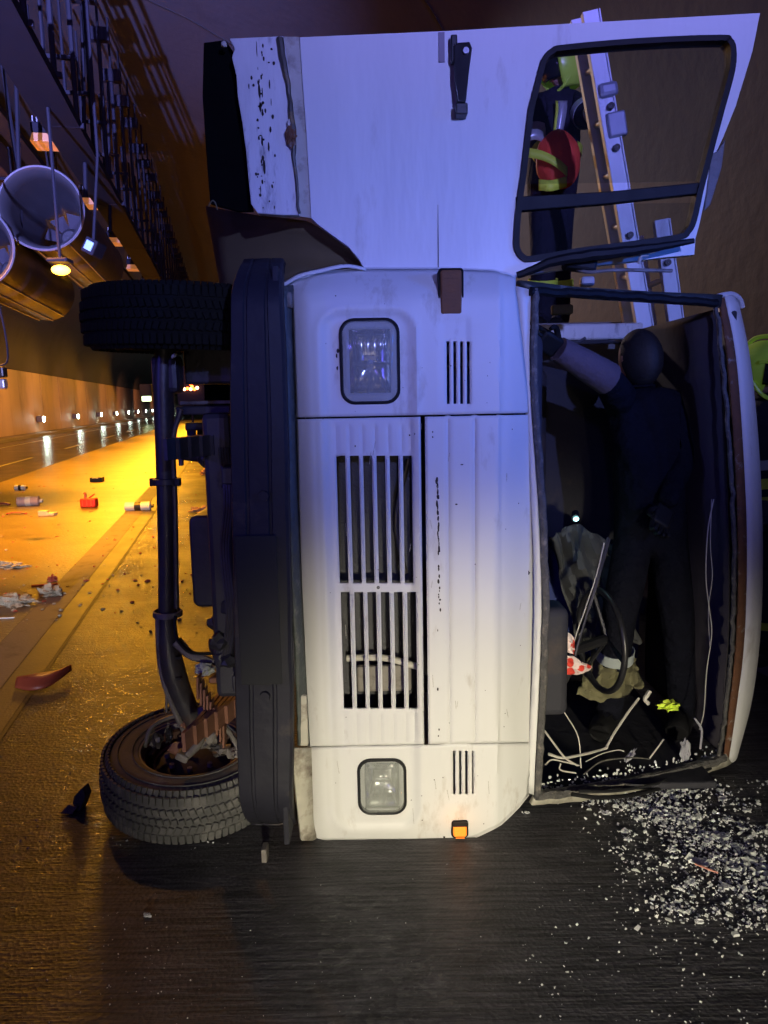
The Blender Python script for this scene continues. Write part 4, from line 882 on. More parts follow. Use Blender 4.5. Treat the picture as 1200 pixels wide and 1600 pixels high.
for (x, y) in ((279, 1028), (279, 1060)): MB().box(W(x, y, YA-0.052), (0.022, 0.01, 0.008)).build('axle_slot', BLACKP, axle)
# steering knuckle, links
MB().tube([W(276, 1002, YA-0.04), W(296, 1022, YA-0.05), W(318, 1030, YA-0.05), W(338, 1040, YA-0.04)], [0.022, 0.018, 0.016, 0.02], 8, 14).build('steering_arm', STEELG, truck, smooth=True)
MB().tube([W(274, 962, YA-0.04), W(274, 990, YA-0.06), W(283, 1008, YA-0.07), W(300, 1020, YA-0.07), W(335, 1021, YA-0.06)], 0.006, 8, 20).build('brake_hose', RUBBER, truck, smooth=True)
MB().blob(W(320, 1046, YA-0.10), (0.035, 0.03, 0.025), 3, 0.3, 2.5).build('link_joint', pbr('pale_dust', (0.36, 0.38, 0.33), 0.8, bump=0.5), truck, smooth=True)
MB().box(W(348, 1058, YA-0.08), (0.09, 0.08, 0.022)).build('link_plate', SPRING, truck, bevel=0.006)
MB().tube([W(316, 1105, YA-0.12), W(318, 1130, YA-0.14), W(310, 1160, YA-0.14), W(292, 1182, YA-0.13)], [0.018, 0.022, 0.02, 0.014], 10, 16).build('steering_knuckle', STEELG, truck, smooth=True)
MB().box(W(286, 1181, YA-0.13), (0.05, 0.05, 0.03), Matrix.Rotation(0.5, 3, 'Y')).build('knuckle_end', STEELG, truck, bevel=0.008)
MB().tube([W(260, 1050, YA-0.03), W(260, 1112, YA-0.03)], 0.005, 6).build('brake_line', STEELG, truck)
# leaf springs: plates one by one
for zc, off in ((0.46, 0), (1.46, 0)):
    for k in range(7):
        xx = -0.73+0.021*k+0.03; ln = 0.95-0.11*k
        rows = []
        for u in range(9):
            t = -1+u/4; rows.append(Vector((xx-0.05*t*t*(1-0.08*k)+0.05, 2.86+t*ln/2, zc)))
        b = MB()
        b.loft([p+Vector((0, 0, -0.035)) for p in rows], [p+Vector((0, 0, 0.035)) for p in rows]); b.build('spring_leaf', SPRING if zc < 1 else STEEL, truck, solid=0.013)
for k in range(9):
    b = MB(); b.box(W(311+5*k, 1072+k*9.5, 2.60), (0.008, 0.05, 0.085), Matrix.Rotation(0.05, 3, 'Y')); b.build('spring_plate_end', SPRING, truck, bevel=0.002)
# upper links seen end to end
def rod(name, p0, p1, r, mat): return MB().tube([W(*p0), W(*p1)], r, 10).build(name, mat, truck, smooth=True)
MB().box(W(320, 641, 2.9), (0.21, 0.05, 0.035)).build('cross_link', FRAME, truck, bevel=0.006)
MB().box(W(322, 629, 2.92), (0.20, 0.03, 0.014)).build('cross_link', STEELG, truck, bevel=0.004)
MB().box(W(330, 666, 2.86), (0.19, 0.05, 0.030)).build('cross_link', FRAME, truck, bevel=0.006)
rod('drag_link', (262, 708, 2.72), (330, 716, 2.72), 0.020, STEEL)
MB().blob(W(322, 717, 2.70), (0.03, 0.03, 0.032), 3, 0.15, 2.5).build('ball_joint', STEEL, truck, smooth=True)
rod('drag_link', (330, 704, 2.72), (352, 706, 2.72), 0.009, STEELG)
MB().box(W(283, 720, 2.72), (0.014, 0.02, 0.035)).build('link_bolt', STEELG, truck)
for k in range(4): MB().box(W(300+16*k, 686, 2.95), (0.034, 0.02, 0.07)).build('bracket_plate', FRAME, truck, bevel=0.004)
MB().box(W(345, 690, 2.95), (0.05, 0.06, 0.22)).build('gearbox_bracket', FRAME, truck, bevel=0.01)
# upper knuckle & support behind axle top
MB().box(W(262, 585, 2.80), (0.10, 0.10, 0.14)).build('upper_knuckle', FRAME, truck, bevel=0.02)
MB().box(W(330, 560, 2.95), (0.20, 0.08, 0.20)).build('inner_arch_plate', FRAME, truck, bevel=0.01)
MB().blob(W(272, 556, 2.62), (0.012, 0.01, 0.006), 2, 0.2, M=Matrix.Rotation(-0.7, 3, 'Y')).build('bolt_head', WIREW, truck)
# air tank and greasy cluster by the bumper
rows = [(x, z) for x, z in rr2(0.15, 0.36, 0.03, 6)]
c = W(328, 878, 2.78)
MB().prism([c+Vector((x, 0, z)) for x, z in rows], (0, 0.5, 0)).build('air_tank', FRAME, truck, bevel=0.012, seg=3, smooth=True)
for k in range(16):
    px = random.uniform(335, 368); py = random.choice([random.uniform(730, 815), random.uniform(930, 1020), random.uniform(960, 1040)])
    MB().blob(W(px, py, random.uniform(2.6, 2.75)), [random.uniform(0.02, 0.045) for _ in range(3)], 2, 0.35, 2, seed=k).build('greasy_fitting', random.choice([FRAME, STEEL, FRAME]), truck, smooth=True)
for k in range(5):
    x0 = 352+4*k; MB().tube([W(x0-8, 700, 2.6), W(x0, 780, 2.58), W(x0-6, 860, 2.6), W(x0+3, 960, 2.58), W(x0-5, 1030, 2.6)], 0.007, 6, 24).build('brake_line', random.choice([FRAME, STEEL, RUBBER]), truck, smooth=True)
MB().box(W(352, 870, 2.66), (0.10, 0.10, 1.05)).build('inner_bumper_beam', FRAME, truck, bevel=0.02)

# ---- wheels
def wheel(c, tilt, inner_up, label=None, mt=None, n=70):
    TYRE = mt or _M['dusty_tyre_rubber']
    R_ = 0.355; wd = 0.20
    ax = Vector(tilt).normalized(); c = Vector(c); a = ax.orthogonal().normalized(); b2 = ax.cross(a)
    prof = [(0.205, -0.085), (0.215, -0.098), (0.26, -0.105), (0.315, -0.100), (0.340, -0.085), (0.350, -0.06), (0.3535, 0), (0.350, 0.06), (0.340, 0.085), (0.315, 0.100), (0.26, 0.105), (0.215, 0.098), (0.205, 0.085), (0.20, 0)]
    ty = MB().lathe(prof, c, ax, 72, close=True).build('tyre', TYRE, truck, smooth=True)
    if label: ty['label'] = label
    # tread blocks, joined: far past the limit for single parts
    b = MB()
    for k in range(n):
        for (h, wdt, rr_, ph) in ((-0.078, 0.036, 0.349, 0), (-0.036, 0.030, 0.356, 0.5), (0.0, 0.026, 0.358, 0.15), (0.036, 0.030, 0.356, 0.6), (0.078, 0.036, 0.349, 0.1)):
            th = 2*math.pi*(k+ph)/n; d = a*math.cos(th)+b2*math.sin(th); e = ax.cross(d)
            M_ = Matrix((e, d, ax)).transposed() @ Matrix.Rotation(random.uniform(-0.05, 0.05)+(0.3 if h < 0 else -0.3)*(abs(h) < 0.05), 3, 'Y')
            b.box(c+d*rr_+ax*h, (1.80/n, 0.012, wdt), M_)
        th = 2*math.pi*(k+0.3)/n
        for sg in (-1, 1):
            d = a*math.cos(th)+b2*math.sin(th); e = ax.cross(d); M_ = Matrix((e, (d+ax*sg*0.55).normalized(), (ax-d*sg*0.55).normalized())).transposed()
            b.box(c+d*0.330+ax*sg*0.0965, (0.019, 0.010, 0.030), M_)
    o = b.build('tread', TYRE, ty, bevel=0.002, seg=1); o['kind'] = 'stuff'
    for rr_, hh in ((0.235, 0.1035), (0.29, 0.1045)):
        for sg in (1, -1): MB().lathe([(rr_-0.003, hh*sg), (rr_, (hh+0.003)*sg), (rr_+0.003, hh*sg)], c, ax, 72).build('sidewall_ring', TYRE, ty, smooth=True)
    s = 1 if inner_up else -1
    MB().lathe([(0.212, 0.088*s), (0.208, 0.070*s), (0.190, 0.062*s), (0.185, -0.01*s), (0.16, -0.04*s), (0.10, -0.05*s), (0.06, -0.05*s)], c, ax, 60).build('rim', RIM, ty, smooth=True)
    MB().lathe([(0.0, 0.055*s), (0.05, 0.055*s), (0.13, 0.035*s), (0.15, 0.02*s), (0.152, -0.04*s)], c, ax, 40).build('brake_drum', pbr('brake_drum_iron', (0.045, 0.04, 0.038), 0.7, metal=0.2, var=0.4, vscale=18, bump=0.6), ty, smooth=True)
    MB().lathe([(0.213, 0.088*s), (0.217, 0.095*s), (0.205, 0.093*s)], c, ax, 60, close=True).build('rim_lip', STEELG, ty, smooth=True)
    for k in range(8):
        th = 2*math.pi*k/8+0.1; d = a*math.cos(th)+b2*math.sin(th)
        MB().lathe([(0.001, 0.016), (0.011, 0.016), (0.012, 0.0)], c+d*0.105+ax*0.045*s, ax*s, 6).build('drum_bolt', STEELG, ty)
    MB().lathe([(0.15, 0.028*s), (0.157, 0.034*s), (0.160, 0.026*s)], c, ax, 48, close=True).build('drum_rib', SPRING, ty, smooth=True)
    for k in range(6):
        th = 2*math.pi*k/6+0.2; d = a*math.cos(th)+b2*math.sin(th); e = ax.cross(d); M_ = Matrix((e, d, ax)).transposed()
        MB().box(c+d*0.172+ax*0.03*s, (0.05, 0.022, 0.05), M_).build('rim_lug', RIM, ty, bevel=0.006)
    return ty
wheel((-0.80, 2.85, 0.135), (0.05, -0.10, 1), True, 'lower front wheel resting flat on the road', None, 84)
wheel(W(288, 503, 2.84), (0.03, -0.03, 1), False, 'upper front wheel raised in the air', pbr('shaded_black_tyre', (0.011, 0.012, 0.009), 0.85, spec=0.15, var=0.3, vscale=9, bump=0.3, bscale=45), 92)  # upper tyre coloured darker to stand for the shade it hangs in
for k in range(7):
    MB().blob(W(330+10*k, 1165+random.uniform(-14, 12), 2.72-0.01*k), [random.uniform(0.012, 0.03) for _ in range(3)], 2, 0.6, 2, seed=k+40).build('hub_fitting', random.choice([STEELG, STEEL, STEELG]), truck, smooth=True)
for k in range(14):
    MB().blob(W(random.uniform(232, 360), random.uniform(1128, 1180), random.uniform(2.74, 2.92)), [random.uniform(0.01, 0.032) for _ in range(3)], 2, 0.6, 2, seed=k+80).build('hub_fitting', random.choice([STEELG, STEEL, SPRING, FRAME]), truck, smooth=True)
MB().tube([W(226, 1168, 2.86), W(236, 1138, 2.9), W(262, 1122, 2.95), W(288, 1118, 2.95)], 0.009, 8, 16).build('backing_plate_edge', STEELG, truck, smooth=True)
MB().tube([W(318, 1150, 2.66), W(334, 1128, 2.64), W(356, 1142, 2.62), W(372, 1168, 2.6)], 0.010, 8, 16).build('brake_hose', STEELG, truck, smooth=True)
for zz in (0.12, 1.88):
    ty = MB().lathe([(0.21, -0.10), (0.30, -0.105), (0.35, -0.07), (0.355, 0), (0.35, 0.07), (0.30, 0.105), (0.21, 0.10)], (-0.80, 6.1, zz), (0, 0, 1), 48, close=True).build('rear_tyre', TYRE, truck, smooth=True)
    MB().lathe([(0.21, 0.08), (0.18, 0.03), (0.02, 0.03), (0.001, 0.05)], (-0.80, 6.1, zz), (0, 0, 1), 36).build('rear_rim', RIM, ty, smooth=True)
MB().tube([(-0.80, 6.1, 0.12), (-0.80, 6.1, 1.88)], 0.06, 12).build('rear_axle', STEEL, truck)
# cargo body
CARGO = pbr('grey_cargo_panel', (0.20, 0.19, 0.20), 0.6, var=0.15, vscale=2, bump=0.3, bscale=6)
for (n_, c_, d_) in (('cargo_front_wall', (0.57, 4.30, 1.02), (1.62, 0.04, 2.0)), ('cargo_side_wall', (0.57, 6.1, 2.00), (1.62, 3.56, 0.04)), ('cargo_side_wall', (0.57, 6.1, 0.03), (1.62, 3.56, 0.04)), ('cargo_roof', (1.36, 6.1, 1.015), (0.04, 3.56, 1.91)), ('cargo_floor', (-0.22, 6.1, 1.015), (0.04, 3.56, 1.91))):
    MB().box(c_, d_).build(n_, CARGO, truck, bevel=0.004)

# ================================================================== LOOSE THINGS IN THE CAB
def checked():
    m = bpy.data.materials.new('red_white_check'); m.use_nodes = True; N = m.node_tree.nodes; L = m.node_tree.links
    t = N.new('ShaderNodeTexCoord'); v = N.new('ShaderNodeTexVoronoi'); v.inputs['Scale'].default_value = 22; v.inputs['Randomness'].default_value = 0.25
    cr = N.new('ShaderNodeValToRGB'); cr.color_ramp.elements[0].position = 0.36; cr.color_ramp.elements[0].color = (0.62, 0.05, 0.03, 1); cr.color_ramp.elements[1].position = 0.44; cr.color_ramp.elements[1].color = (0.75, 0.62, 0.58, 1)
    L.new(t.outputs['Object'], v.inputs[0]); L.new(v.outputs[0], cr.inputs[0]); L.new(cr.outputs[0], N['Principled BSDF'].inputs['Base Color']); N['Principled BSDF'].inputs['Roughness'].default_value = 0.85
    return m
def crumple(name, pts, mat, label, cat, amp=0.02, th=0.004, seed=0, nu=22, nv=16):
    """sheet spanned between two px polylines given as world points"""
    Aa, Bb = catmull(pts[0], nu), catmull(pts[1], nu); rows = []
    for j in range(nv+1):
        t = j/nv; rows.append([a.lerp(c, t) + Vector((0.3*amp*mnoise.noise(a*9+Vector((t*4, seed, 0))), amp*1.5*mnoise.noise(Vector((i*0.35, t*5, seed))), 0.5*amp*mnoise.noise(Vector((t*6, i*0.3, seed+5))))) for i, (a, c) in enumerate(zip(Aa, Bb))])
    b = MB(); b.grid(rows); o = b.build(name, mat, None, smooth=True, solid=th, loc=rows[nv][nu//2]); return tag(o, label, cat)
RW = checked()
crumple('checked_cloth', ([W(860, 1000, 2.74), W(875, 986, 2.74), W(893, 992, 2.76), W(898, 1010, 2.78)], [W(857, 1008, 2.74), W(872, 1012, 2.73), W(886, 1018, 2.74), W(896, 1022, 2.78)]), RW, 'red and white patterned cloth, upper fold, in the windscreen opening', 'cloth', 0.012)
crumple('checked_cloth', ([W(856, 1018, 2.72), W(872, 1024, 2.70), W(895, 1026, 2.72), W(925, 1042, 2.78)], [W(862, 1044, 2.72), W(878, 1052, 2.70), W(900, 1054, 2.72), W(920, 1048, 2.78)]), RW, 'red and white patterned cloth, lower fold pointing right, under the black wires', 'cloth', 0.012, seed=3)
crumple('olive_jacket', ([W(925, 1015, 3.2), W(950, 1005, 3.15), W(980, 1010, 3.15), W(992, 1030, 3.15)], [W(900, 1085, 3.1), W(935, 1096, 3.05), W(975, 1088, 3.02), W(1006, 1072, 3.0)]), OLIVE, 'olive jacket slumped in the cab beside the steering wheel', 'jacket', 0.03, seed=6)
crumple('white_paper', ([W(974, 652, 3.2), W(983, 645, 3.2), W(992, 642, 3.2)], [W(978, 664, 3.2), W(988, 660, 3.2), W(998, 668, 3.2)]), pbr('white_paper', (0.5, 0.5, 0.55), 0.8, bump=0), 'small torn white paper hanging inside the cab', 'paper', 0.015, seed=8)
c = W(900, 811, 3.1)
r = root('headlamp_torch', c, 'tiny bluish lit torch shining inside the dark cab', 'torch')
MB().blob(c, (0.011, 0.008, 0.009), 2, 0).build('bulb', pbr('teal_glow', (0.5, 1, 1), 0.4, bump=0, var=0, emit=(0.35, 0.95, 1.0), estr=9), r, smooth=True)
MB().tube([c+Vector((0, 0.012, 0)), c+Vector((0.02, 0.09, 0.01))], 0.016, 12).build('barrel', BLACKP, r, smooth=True)
point('torch_light', c+Vector((0.01, -0.03, -0.01)), (0.45, 0.95, 1.0), 0.25, 0.01)
c = W(1044, 1102, 3.05)
o = MB().blob(c, (0.045, 0.03, 0.018), 3, 0.5, 2.5, seed=2).build('neon_glove', NEONT, None, smooth=True, loc=c); tag(o, 'crumpled neon yellow glove lying at the bottom of the cab', 'glove')
c = W(910, 930, 3.25)
crumple('grey_blanket', ([W(858, 840, 3.3), W(900, 820, 3.25), W(960, 850, 3.3)], [W(905, 1010, 3.3), W(950, 1020, 3.2), W(1000, 1000, 3.3)]), pbr('grey_green_blanket', (0.05, 0.052, 0.05), 0.9, bump=0.4), 'dull grey green blanket hanging across the middle of the cab', 'blanket', 0.06, seed=12)

# ================================================================== LADDERS
def rail_part(p0, p1, w_, d_, parent, name='rail'):
    p0, p1 = Vector(p0), Vector(p1); t = (p1-p0); ln = t.length; t.normalize(); s_ = Vector((0, 1, 0)).cross(t).normalized(); e = t.cross(s_)
    M_ = Matrix((s_, e, t)).transposed()
    MB().box((p0+p1)/2, (w_*0.92, d_*0.4, ln), M_).build(name, ALU, parent, bevel=0.003)
    for sg in (-1, 1): MB().box((p0+p1)/2+s_*sg*w_*0.46-e*d_*0.0, (w_*0.09, d_, ln-0.01), M_).build('rail_flange', ALU, parent, bevel=0.002)
    return t, s_
ld = root('ladder', W(1052, 700, 4.0)-Vector((0, 0, W(1052, 700, 4.0).z)), 'long aluminium extension ladder leaning behind the truck, seen through the door window', 'ladder')
def down(p0, p1, z=0.0):
    p0, p1 = Vector(p0), Vector(p1); k = (z-p0.z)/(p1.z-p0.z); return p0+(p1-p0)*k
B0, B1 = W(922, 17, 4.0), W(1000, 470, 4.0); A0, A1 = W(901, 30, 4.22), W(978, 470, 4.22)
Bf = down(B0, B1); Af = down(A0, A1)
rail_part(B0, Bf, 0.088, 0.04, ld); rail_part(A0, Af, 0.070, 0.04, ld)
for k in range(1, 14):
    f = k/13.6; MB().tube([A0.lerp(Af, f), B0.lerp(Bf, f)], 0.017, 10).build('rung', ALU, ld, smooth=True)
for (x, y) in ((964, 230), (955, 165), (985, 367)):
    p = W(x, y, 3.965); MB().lathe([(0.001, -0.006), (0.016, -0.006), (0.018, 0.01)], p, (0, 1, 0), 14).build('rung_socket', BLACKP, ld)
MB().box(W(963, 195, 3.99), (0.095, 0.045, 0.12), Matrix.Rotation(-0.18, 3, 'Y')).build('locking_bracket', pbr('blue_steel_bracket', (0.30, 0.34, 0.42), 0.4, metal=0.4), ld, bevel=0.01)
MB().box(W(950, 140, 3.98), (0.10, 0.045, 0.07), Matrix.Rotation(-0.18, 3, 'Y')).build('locking_bracket', _M['blue_steel_bracket'], ld, bevel=0.02)
ld2 = root('ladder', W(1062, 700, 4.12)-Vector((0, 0, W(1062, 700, 4.12).z)), 'shorter aluminium ladder ending just under the open door, right of the long one', 'ladder')
C0, C1 = W(1033, 343, 4.02), W(1051, 470, 4.02); Cf = down(C0, C1); E0, E1 = C0+Vector((0.0, 0.30, 0.0)), C1+Vector((0.0, 0.30, 0)); Ef = down(E0, E1)
rail_part(C0, Cf, 0.082, 0.04, ld2)
rail_part(E0+Vector((-0.015, 0, -0.02)), Ef, 0.05, 0.03, ld2)
for k in range(1, 9): MB().tube([C0.lerp(Cf, k/8.7), E0.lerp(Ef, k/8.7)], 0.016, 8).build('rung', ALU, ld2, smooth=True)
MB().lathe([(0.001, -0.006), (0.016, -0.006), (0.018, 0.01)], W(1044, 410, 3.985), (0, 1, 0), 14).build('rung_socket', BLACKP, ld2)

# ================================================================== PEOPLE
def skin_body(name, joints, edges, radii, mat, parent, rootj, sub=2):
    bm = bmesh.new(); lay = bm.verts.layers.skin.verify(); V = {}
    off = Vector(parent.location)
    for k, p in joints.items():
        v = bm.verts.new(Vector(p)-off); r_ = radii[k]; v[lay].radius = r_ if isinstance(r_, tuple) else (r_, r_); v[lay].use_root = (k == rootj); V[k] = v
    for a, c in edges: bm.edges.new((V[a], V[c]))
    me = bpy.data.meshes.new(name); bm.to_mesh(me); bm.free(); o = bpy.data.objects.new(name, me); C.objects.link(o); o.parent = parent
    me.materials.append(mat)
    q = o.modifiers.new('skin', 'SKIN'); q.use_smooth_shade = True; q = o.modifiers.new('sub', 'SUBSURF'); q.levels = sub; q.render_levels = sub
    return o
def band(parent, p0, p1, f, r, mat, h=0.05, name='reflective_stripe', flat=1.0):
    p0, p1 = Vector(p0), Vector(p1); ax = (p1-p0).normalized(); c = p0.lerp(p1, f)
    return MB().lathe([(r*0.97, -h/2), (r*1.03, -h/2), (r*1.03, h/2), (r*0.97, h/2)], c, ax, 24, close=True, squash=flat).build(name, mat, parent, smooth=True)
def hand(parent, wrist, d, side, mat):
    """glove: palm and five bent fingers; d = direction of the hand"""
    d = Vector(d).normalized(); s_ = Vector(side).normalized(); n = d.cross(s_); w0 = Vector(wrist)
    M_ = Matrix((s_, n, d)).transposed()
    h = MB().box(w0+d*0.05, (0.085, 0.032, 0.10), M_).build('glove', mat, parent, bevel=0.014, seg=3, smooth=True)
    for k, (o_, ln) in enumerate(((-0.032, 0.070), (-0.011, 0.082), (0.011, 0.078), (0.032, 0.062))):
        b0 = w0+d*0.095+s_*o_
        MB().tube([b0-d*0.02, b0+d*ln*0.45+n*0.004, b0+d*ln*0.75+n*0.022, b0+d*ln*0.8+n*0.045], [0.0105, 0.010, 0.009, 0.007], 8, 10).build('finger', mat, h, smooth=True)
    t0 = w0+d*0.03-s_*0.035
    MB().tube([t0, t0+d*0.03-s_*0.025, t0+d*0.055-s_*0.03+n*0.015, t0+d*0.07-s_*0.02+n*0.03], [0.013, 0.012, 0.010, 0.008], 8, 10).build('thumb', mat, h, smooth=True)
def helmet_head(parent, c, face, up_=Vector((0, 0, 1)), sc=1.10, helmet=True):
    """head with face and fire helmet. face = direction looked at"""
    c = Vector(c); f = Vector(face).normalized(); u = (up_-f*up_.dot(f)).normalized(); s_ = f.cross(u)
    M_ = Matrix((s_, f, u)).transposed()
    b = MB(); r_ = bmesh.ops.create_uvsphere(b.bm, u_segments=28, v_segments=20, radius=1)
    for v in r_['verts']:
        x, y, z = v.co; w_ = 0.078*(1-0.18*max(0, -z)); y2 = y*0.096; z2 = z*0.118
        if z < -0.2 and y > 0: y2 += 0.004
        if y > 0.8: y2 += 0.018*math.exp(-((x/0.18)**2+((z+0.12)/0.22)**2)) - 0.008*math.exp(-(((abs(x)-0.36)/0.15)**2+((z-0.10)/0.12)**2)) + 0.005*math.exp(-((x/0.3)**2+((z+0.52)/0.08)**2))
        v.co = c + M_ @ Vector((x*w_, y2, z2))
    hd = b.build('head', SKIN, parent, smooth=True)
    for sg in ((-1, 1) if helmet else ()):
        MB().blob(c+M_@Vector((sg*0.029, 0.083, 0.012)), (0.011, 0.011, 0.008), 2, 0).build('eye', pbr('eye', (0.08, 0.06, 0.05), 0.2, bump=0), hd, smooth=True)
        MB().blob(c+M_@Vector((sg*0.079, 0.0, 0.0)), (0.012, 0.02, 0.032), 2, 0).build('ear', SKIN, hd, smooth=True)
    MB().tube([c+M_@Vector((-0.022, 0.094, -0.062)), c+M_@Vector((0, 0.099, -0.064)), c+M_@Vector((0.022, 0.094, -0.062))], 0.005, 6, 6).build('mouth', pbr('lips', (0.35, 0.13, 0.11), 0.5, bump=0), hd, smooth=True)
    if not helmet:
        b = MB(); r_ = bmesh.ops.create_uvsphere(b.bm, u_segments=24, v_segments=16, radius=1)
        for v in r_['verts']:
            x, y, z = v.co
            if y > 0.55 and z < 0.5: y = 0.55
            v.co = c + M_ @ Vector((x*0.079, y*0.100-0.004, max(z, -0.98)*0.124+0.002))
        b.build('hood', pbr('cab_shade_hood', (0.007, 0.007, 0.009), 0.7, bump=0.8, bscale=120), hd, smooth=True); return hd  # near-black hood added to keep the head dim in the cab
    # shell: deep jet-style shell open to the face
    rows = []; nu, nv = 36, 22
    for j in range(nv+1):
        ph = math.radians(92)-math.radians(152)*j/nv; row = []
        for i in range(nu+1):
            th = math.radians(90+44)+math.radians(272)*i/nu if ph < math.radians(22) else math.radians(90)+2*math.pi*i/nu
            if math.radians(8) < ph < math.radians(36):
                tt = (ph-math.radians(8))/math.radians(28); op = 44*(1-tt) ; th = math.radians(90+op)+math.radians(360-2*op)*i/nu
            r_ = 0.142; x = math.cos(th)*math.cos(ph); y = math.sin(th)*math.cos(ph); z = math.sin(ph)
            row.append(c+M_@Vector((x*0.128*sc, (y*0.155-0.008)*sc, (z*0.150+0.022)*sc)))
        rows.append(row)
    hm = MB(); hm.grid(rows); hm = hm.build('helmet', NEON, hd, smooth=True, solid=0.008)
    MB().tube([c+M_@Vector((x, y, z)) for x, y, z in ((-0.118, 0.06, 0.05), (-0.07, 0.135, 0.062), (0, 0.158, 0.066), (0.07, 0.135, 0.062), (0.118, 0.06, 0.05))], 0.010, 8, 20).build('helmet_rim', NEON, hd, smooth=True)
    rows = []
    for j in range(7):
        ph = math.radians(18-9*j); rows.append([c+M_@Vector((math.cos(math.radians(90+u_))*0.124*math.cos(ph), math.sin(math.radians(90+u_))*0.150*math.cos(ph), math.sin(ph)*0.13+0.015)) for u_ in range(-56, 57, 8)])
    vz = MB(); vz.grid(rows); vz.build('visor', VISOR, hd, smooth=True, solid=0.004)
    MB().tube([c+M_@Vector((x, y, z)) for x, y, z in ((-0.112, 0.03, -0.05), (-0.075, 0.075, -0.115), (0, 0.098, -0.140), (0.075, 0.075, -0.115), (0.112, 0.03, -0.05))], 0.010, 8, 20).build('chin_guard', NEON, hd, smooth=True)
    MB().tube([c+M_@Vector((0, -0.165, 0.05)), c+M_@Vector((0, -0.09, 0.16)), c+M_@Vector((0, 0.05, 0.175)), c+M_@Vector((0, 0.14, 0.11))], 0.012, 8, 20).build('helmet_crest', NEON, hd, smooth=True)
    return hd
def firefighter(name_loc, J, face, label, stripes, hs=1.10, R=None, helmet=True, cloth=None, bulk=1.0):
    p = root('person', name_loc, label, 'person')
    base = dict(pel=(0.17, 0.125), wst=(0.155, 0.12), chest=(0.19, 0.135), neck=0.065, nk2=0.06, shl=0.085, ell=0.062, wrl=0.045, shr=0.085, elr=0.062, wrr=0.045, hpl=0.105, knl=0.078, anl=0.065, tol=0.05, hpr=0.105, knr=0.078, anr=0.065, tor=0.05)
    if helmet: base = {k: ((v[0]*1.16, v[1]*1.2) if isinstance(v, tuple) else v*1.17) for k, v in base.items()}
    ed = [('pel', 'wst'), ('wst', 'chest'), ('chest', 'neck'), ('neck', 'nk2'), ('chest', 'shl'), ('shl', 'ell'), ('ell', 'wrl'), ('chest', 'shr'), ('shr', 'elr'), ('elr', 'wrr'), ('pel', 'hpl'), ('hpl', 'knl'), ('knl', 'anl'), ('anl', 'tol'), ('pel', 'hpr'), ('hpr', 'knr'), ('knr', 'anr'), ('anr', 'tor')]
    skin_body('body', {k: v for k, v in J.items() if k in base}, ed, base, cloth or NAVY, p, 'pel')
    helmet_head(p, J['head'], face, sc=hs, helmet=helmet)
    for w_, e_ in (('wrl', 'ell'), ('wrr', 'elr')):
        d = Vector(J[w_])-Vector(J[e_]); hand(p, J[w_], d, d.cross(Vector((0.2, 0.9, 0.3))), GLOVE if helmet else RUBBER)
    for (a, c, f, r_, mt, h_, fl_) in stripes:
        band(p, J[a], J[c], f, r_*(1.14 if helmet else 1.0), mt, h_, flat=fl_)
    for an, to in (('anl', 'tol'), ('anr', 'tor')):
        a, t = Vector(J[an]), Vector(J[to]); MB().tube([a+(a-t)*0.25-Vector((0, 0, 0.03)), a-Vector((0, 0, 0.02)), t-Vector((0, 0, 0.0)), t+(t-a)*0.15], [0.05, 0.062, 0.055, 0.04], 10, 10).build('boot', RUBBER, p, smooth=True)
    return p
# firefighter on the truck's upper side, behind the door window
Y1 = 5.05
P = lambda x, y, dy=0.0: W(x, y, Y1+dy)
J = dict(head=P(878, 108), nk2=P(877, 136), neck=P(877, 146), chest=P(872, 182), wst=P(866, 240), pel=P(862, 288),
         shl=P(846, 166, 0.0), ell=P(836, 222, -0.08), wrl=P(862, 256, -0.22), shr=P(898, 164, 0.0), elr=P(924, 186, -0.25), wrr=P(938, 160, -0.55),
         hpl=P(852, 304, -0.05), knl=P(850, 392, -0.14), anl=P(846, 486, -0.02), tol=P(838, 500, -0.16), hpr=P(872, 304, 0.05), knr=P(872, 394, 0.0), anr=P(874, 486, 0.08), tor=P(868, 500, -0.06))
dz = 2.02+0.07-min(J['anl'].z, J['anr'].z)
J['anl'].z = J['anr'].z = 2.02+0.09; J['tol'].z = J['tor'].z = 2.02+0.055
st1 = [('shl', 'ell', 0.80, 0.072, SILT, 0.06, 1), ('ell', 'wrl', 0.45, 0.060, NEONT, 0.055, 1), ('shr', 'elr', 0.62, 0.074, SILT, 0.06, 1), ('elr', 'wrr', 0.5, 0.06, SILT, 0.05, 1), ('wst', 'chest', 0.1, 0.165, NEONT, 0.05, 0.86), ('knl', 'anl', 0.45, 0.082, NEONT, 0.05, 1), ('knr', 'anr', 0.45, 0.082, NEONT, 0.05, 1)]
fp = firefighter((J['pel'].x, Y1, 2.02), J, (-0.86, -0.45, -0.22), 'firefighter in dark suit and neon helmet behind the door window, reaching for the ladder', st1)
# vertical chest stripe
MB().loft(catmull([P(872, 158, -0.155), P(872, 175, -0.165), P(868, 208, -0.155)], 8), catmull([P(886, 158, -0.145), P(885, 175, -0.158), P(879, 208, -0.15)], 8)).build('reflective_stripe', SILT, fp, solid=0.01, smooth=True)
MB().loft(catmull([P(868, 158, -0.150), P(868, 175, -0.160), P(864, 208, -0.15)], 8), catmull([P(872, 158, -0.156), P(872, 175, -0.166), P(868, 208, -0.156)], 8)).build('reflective_stripe', NEONT, fp, solid=0.01, smooth=True)
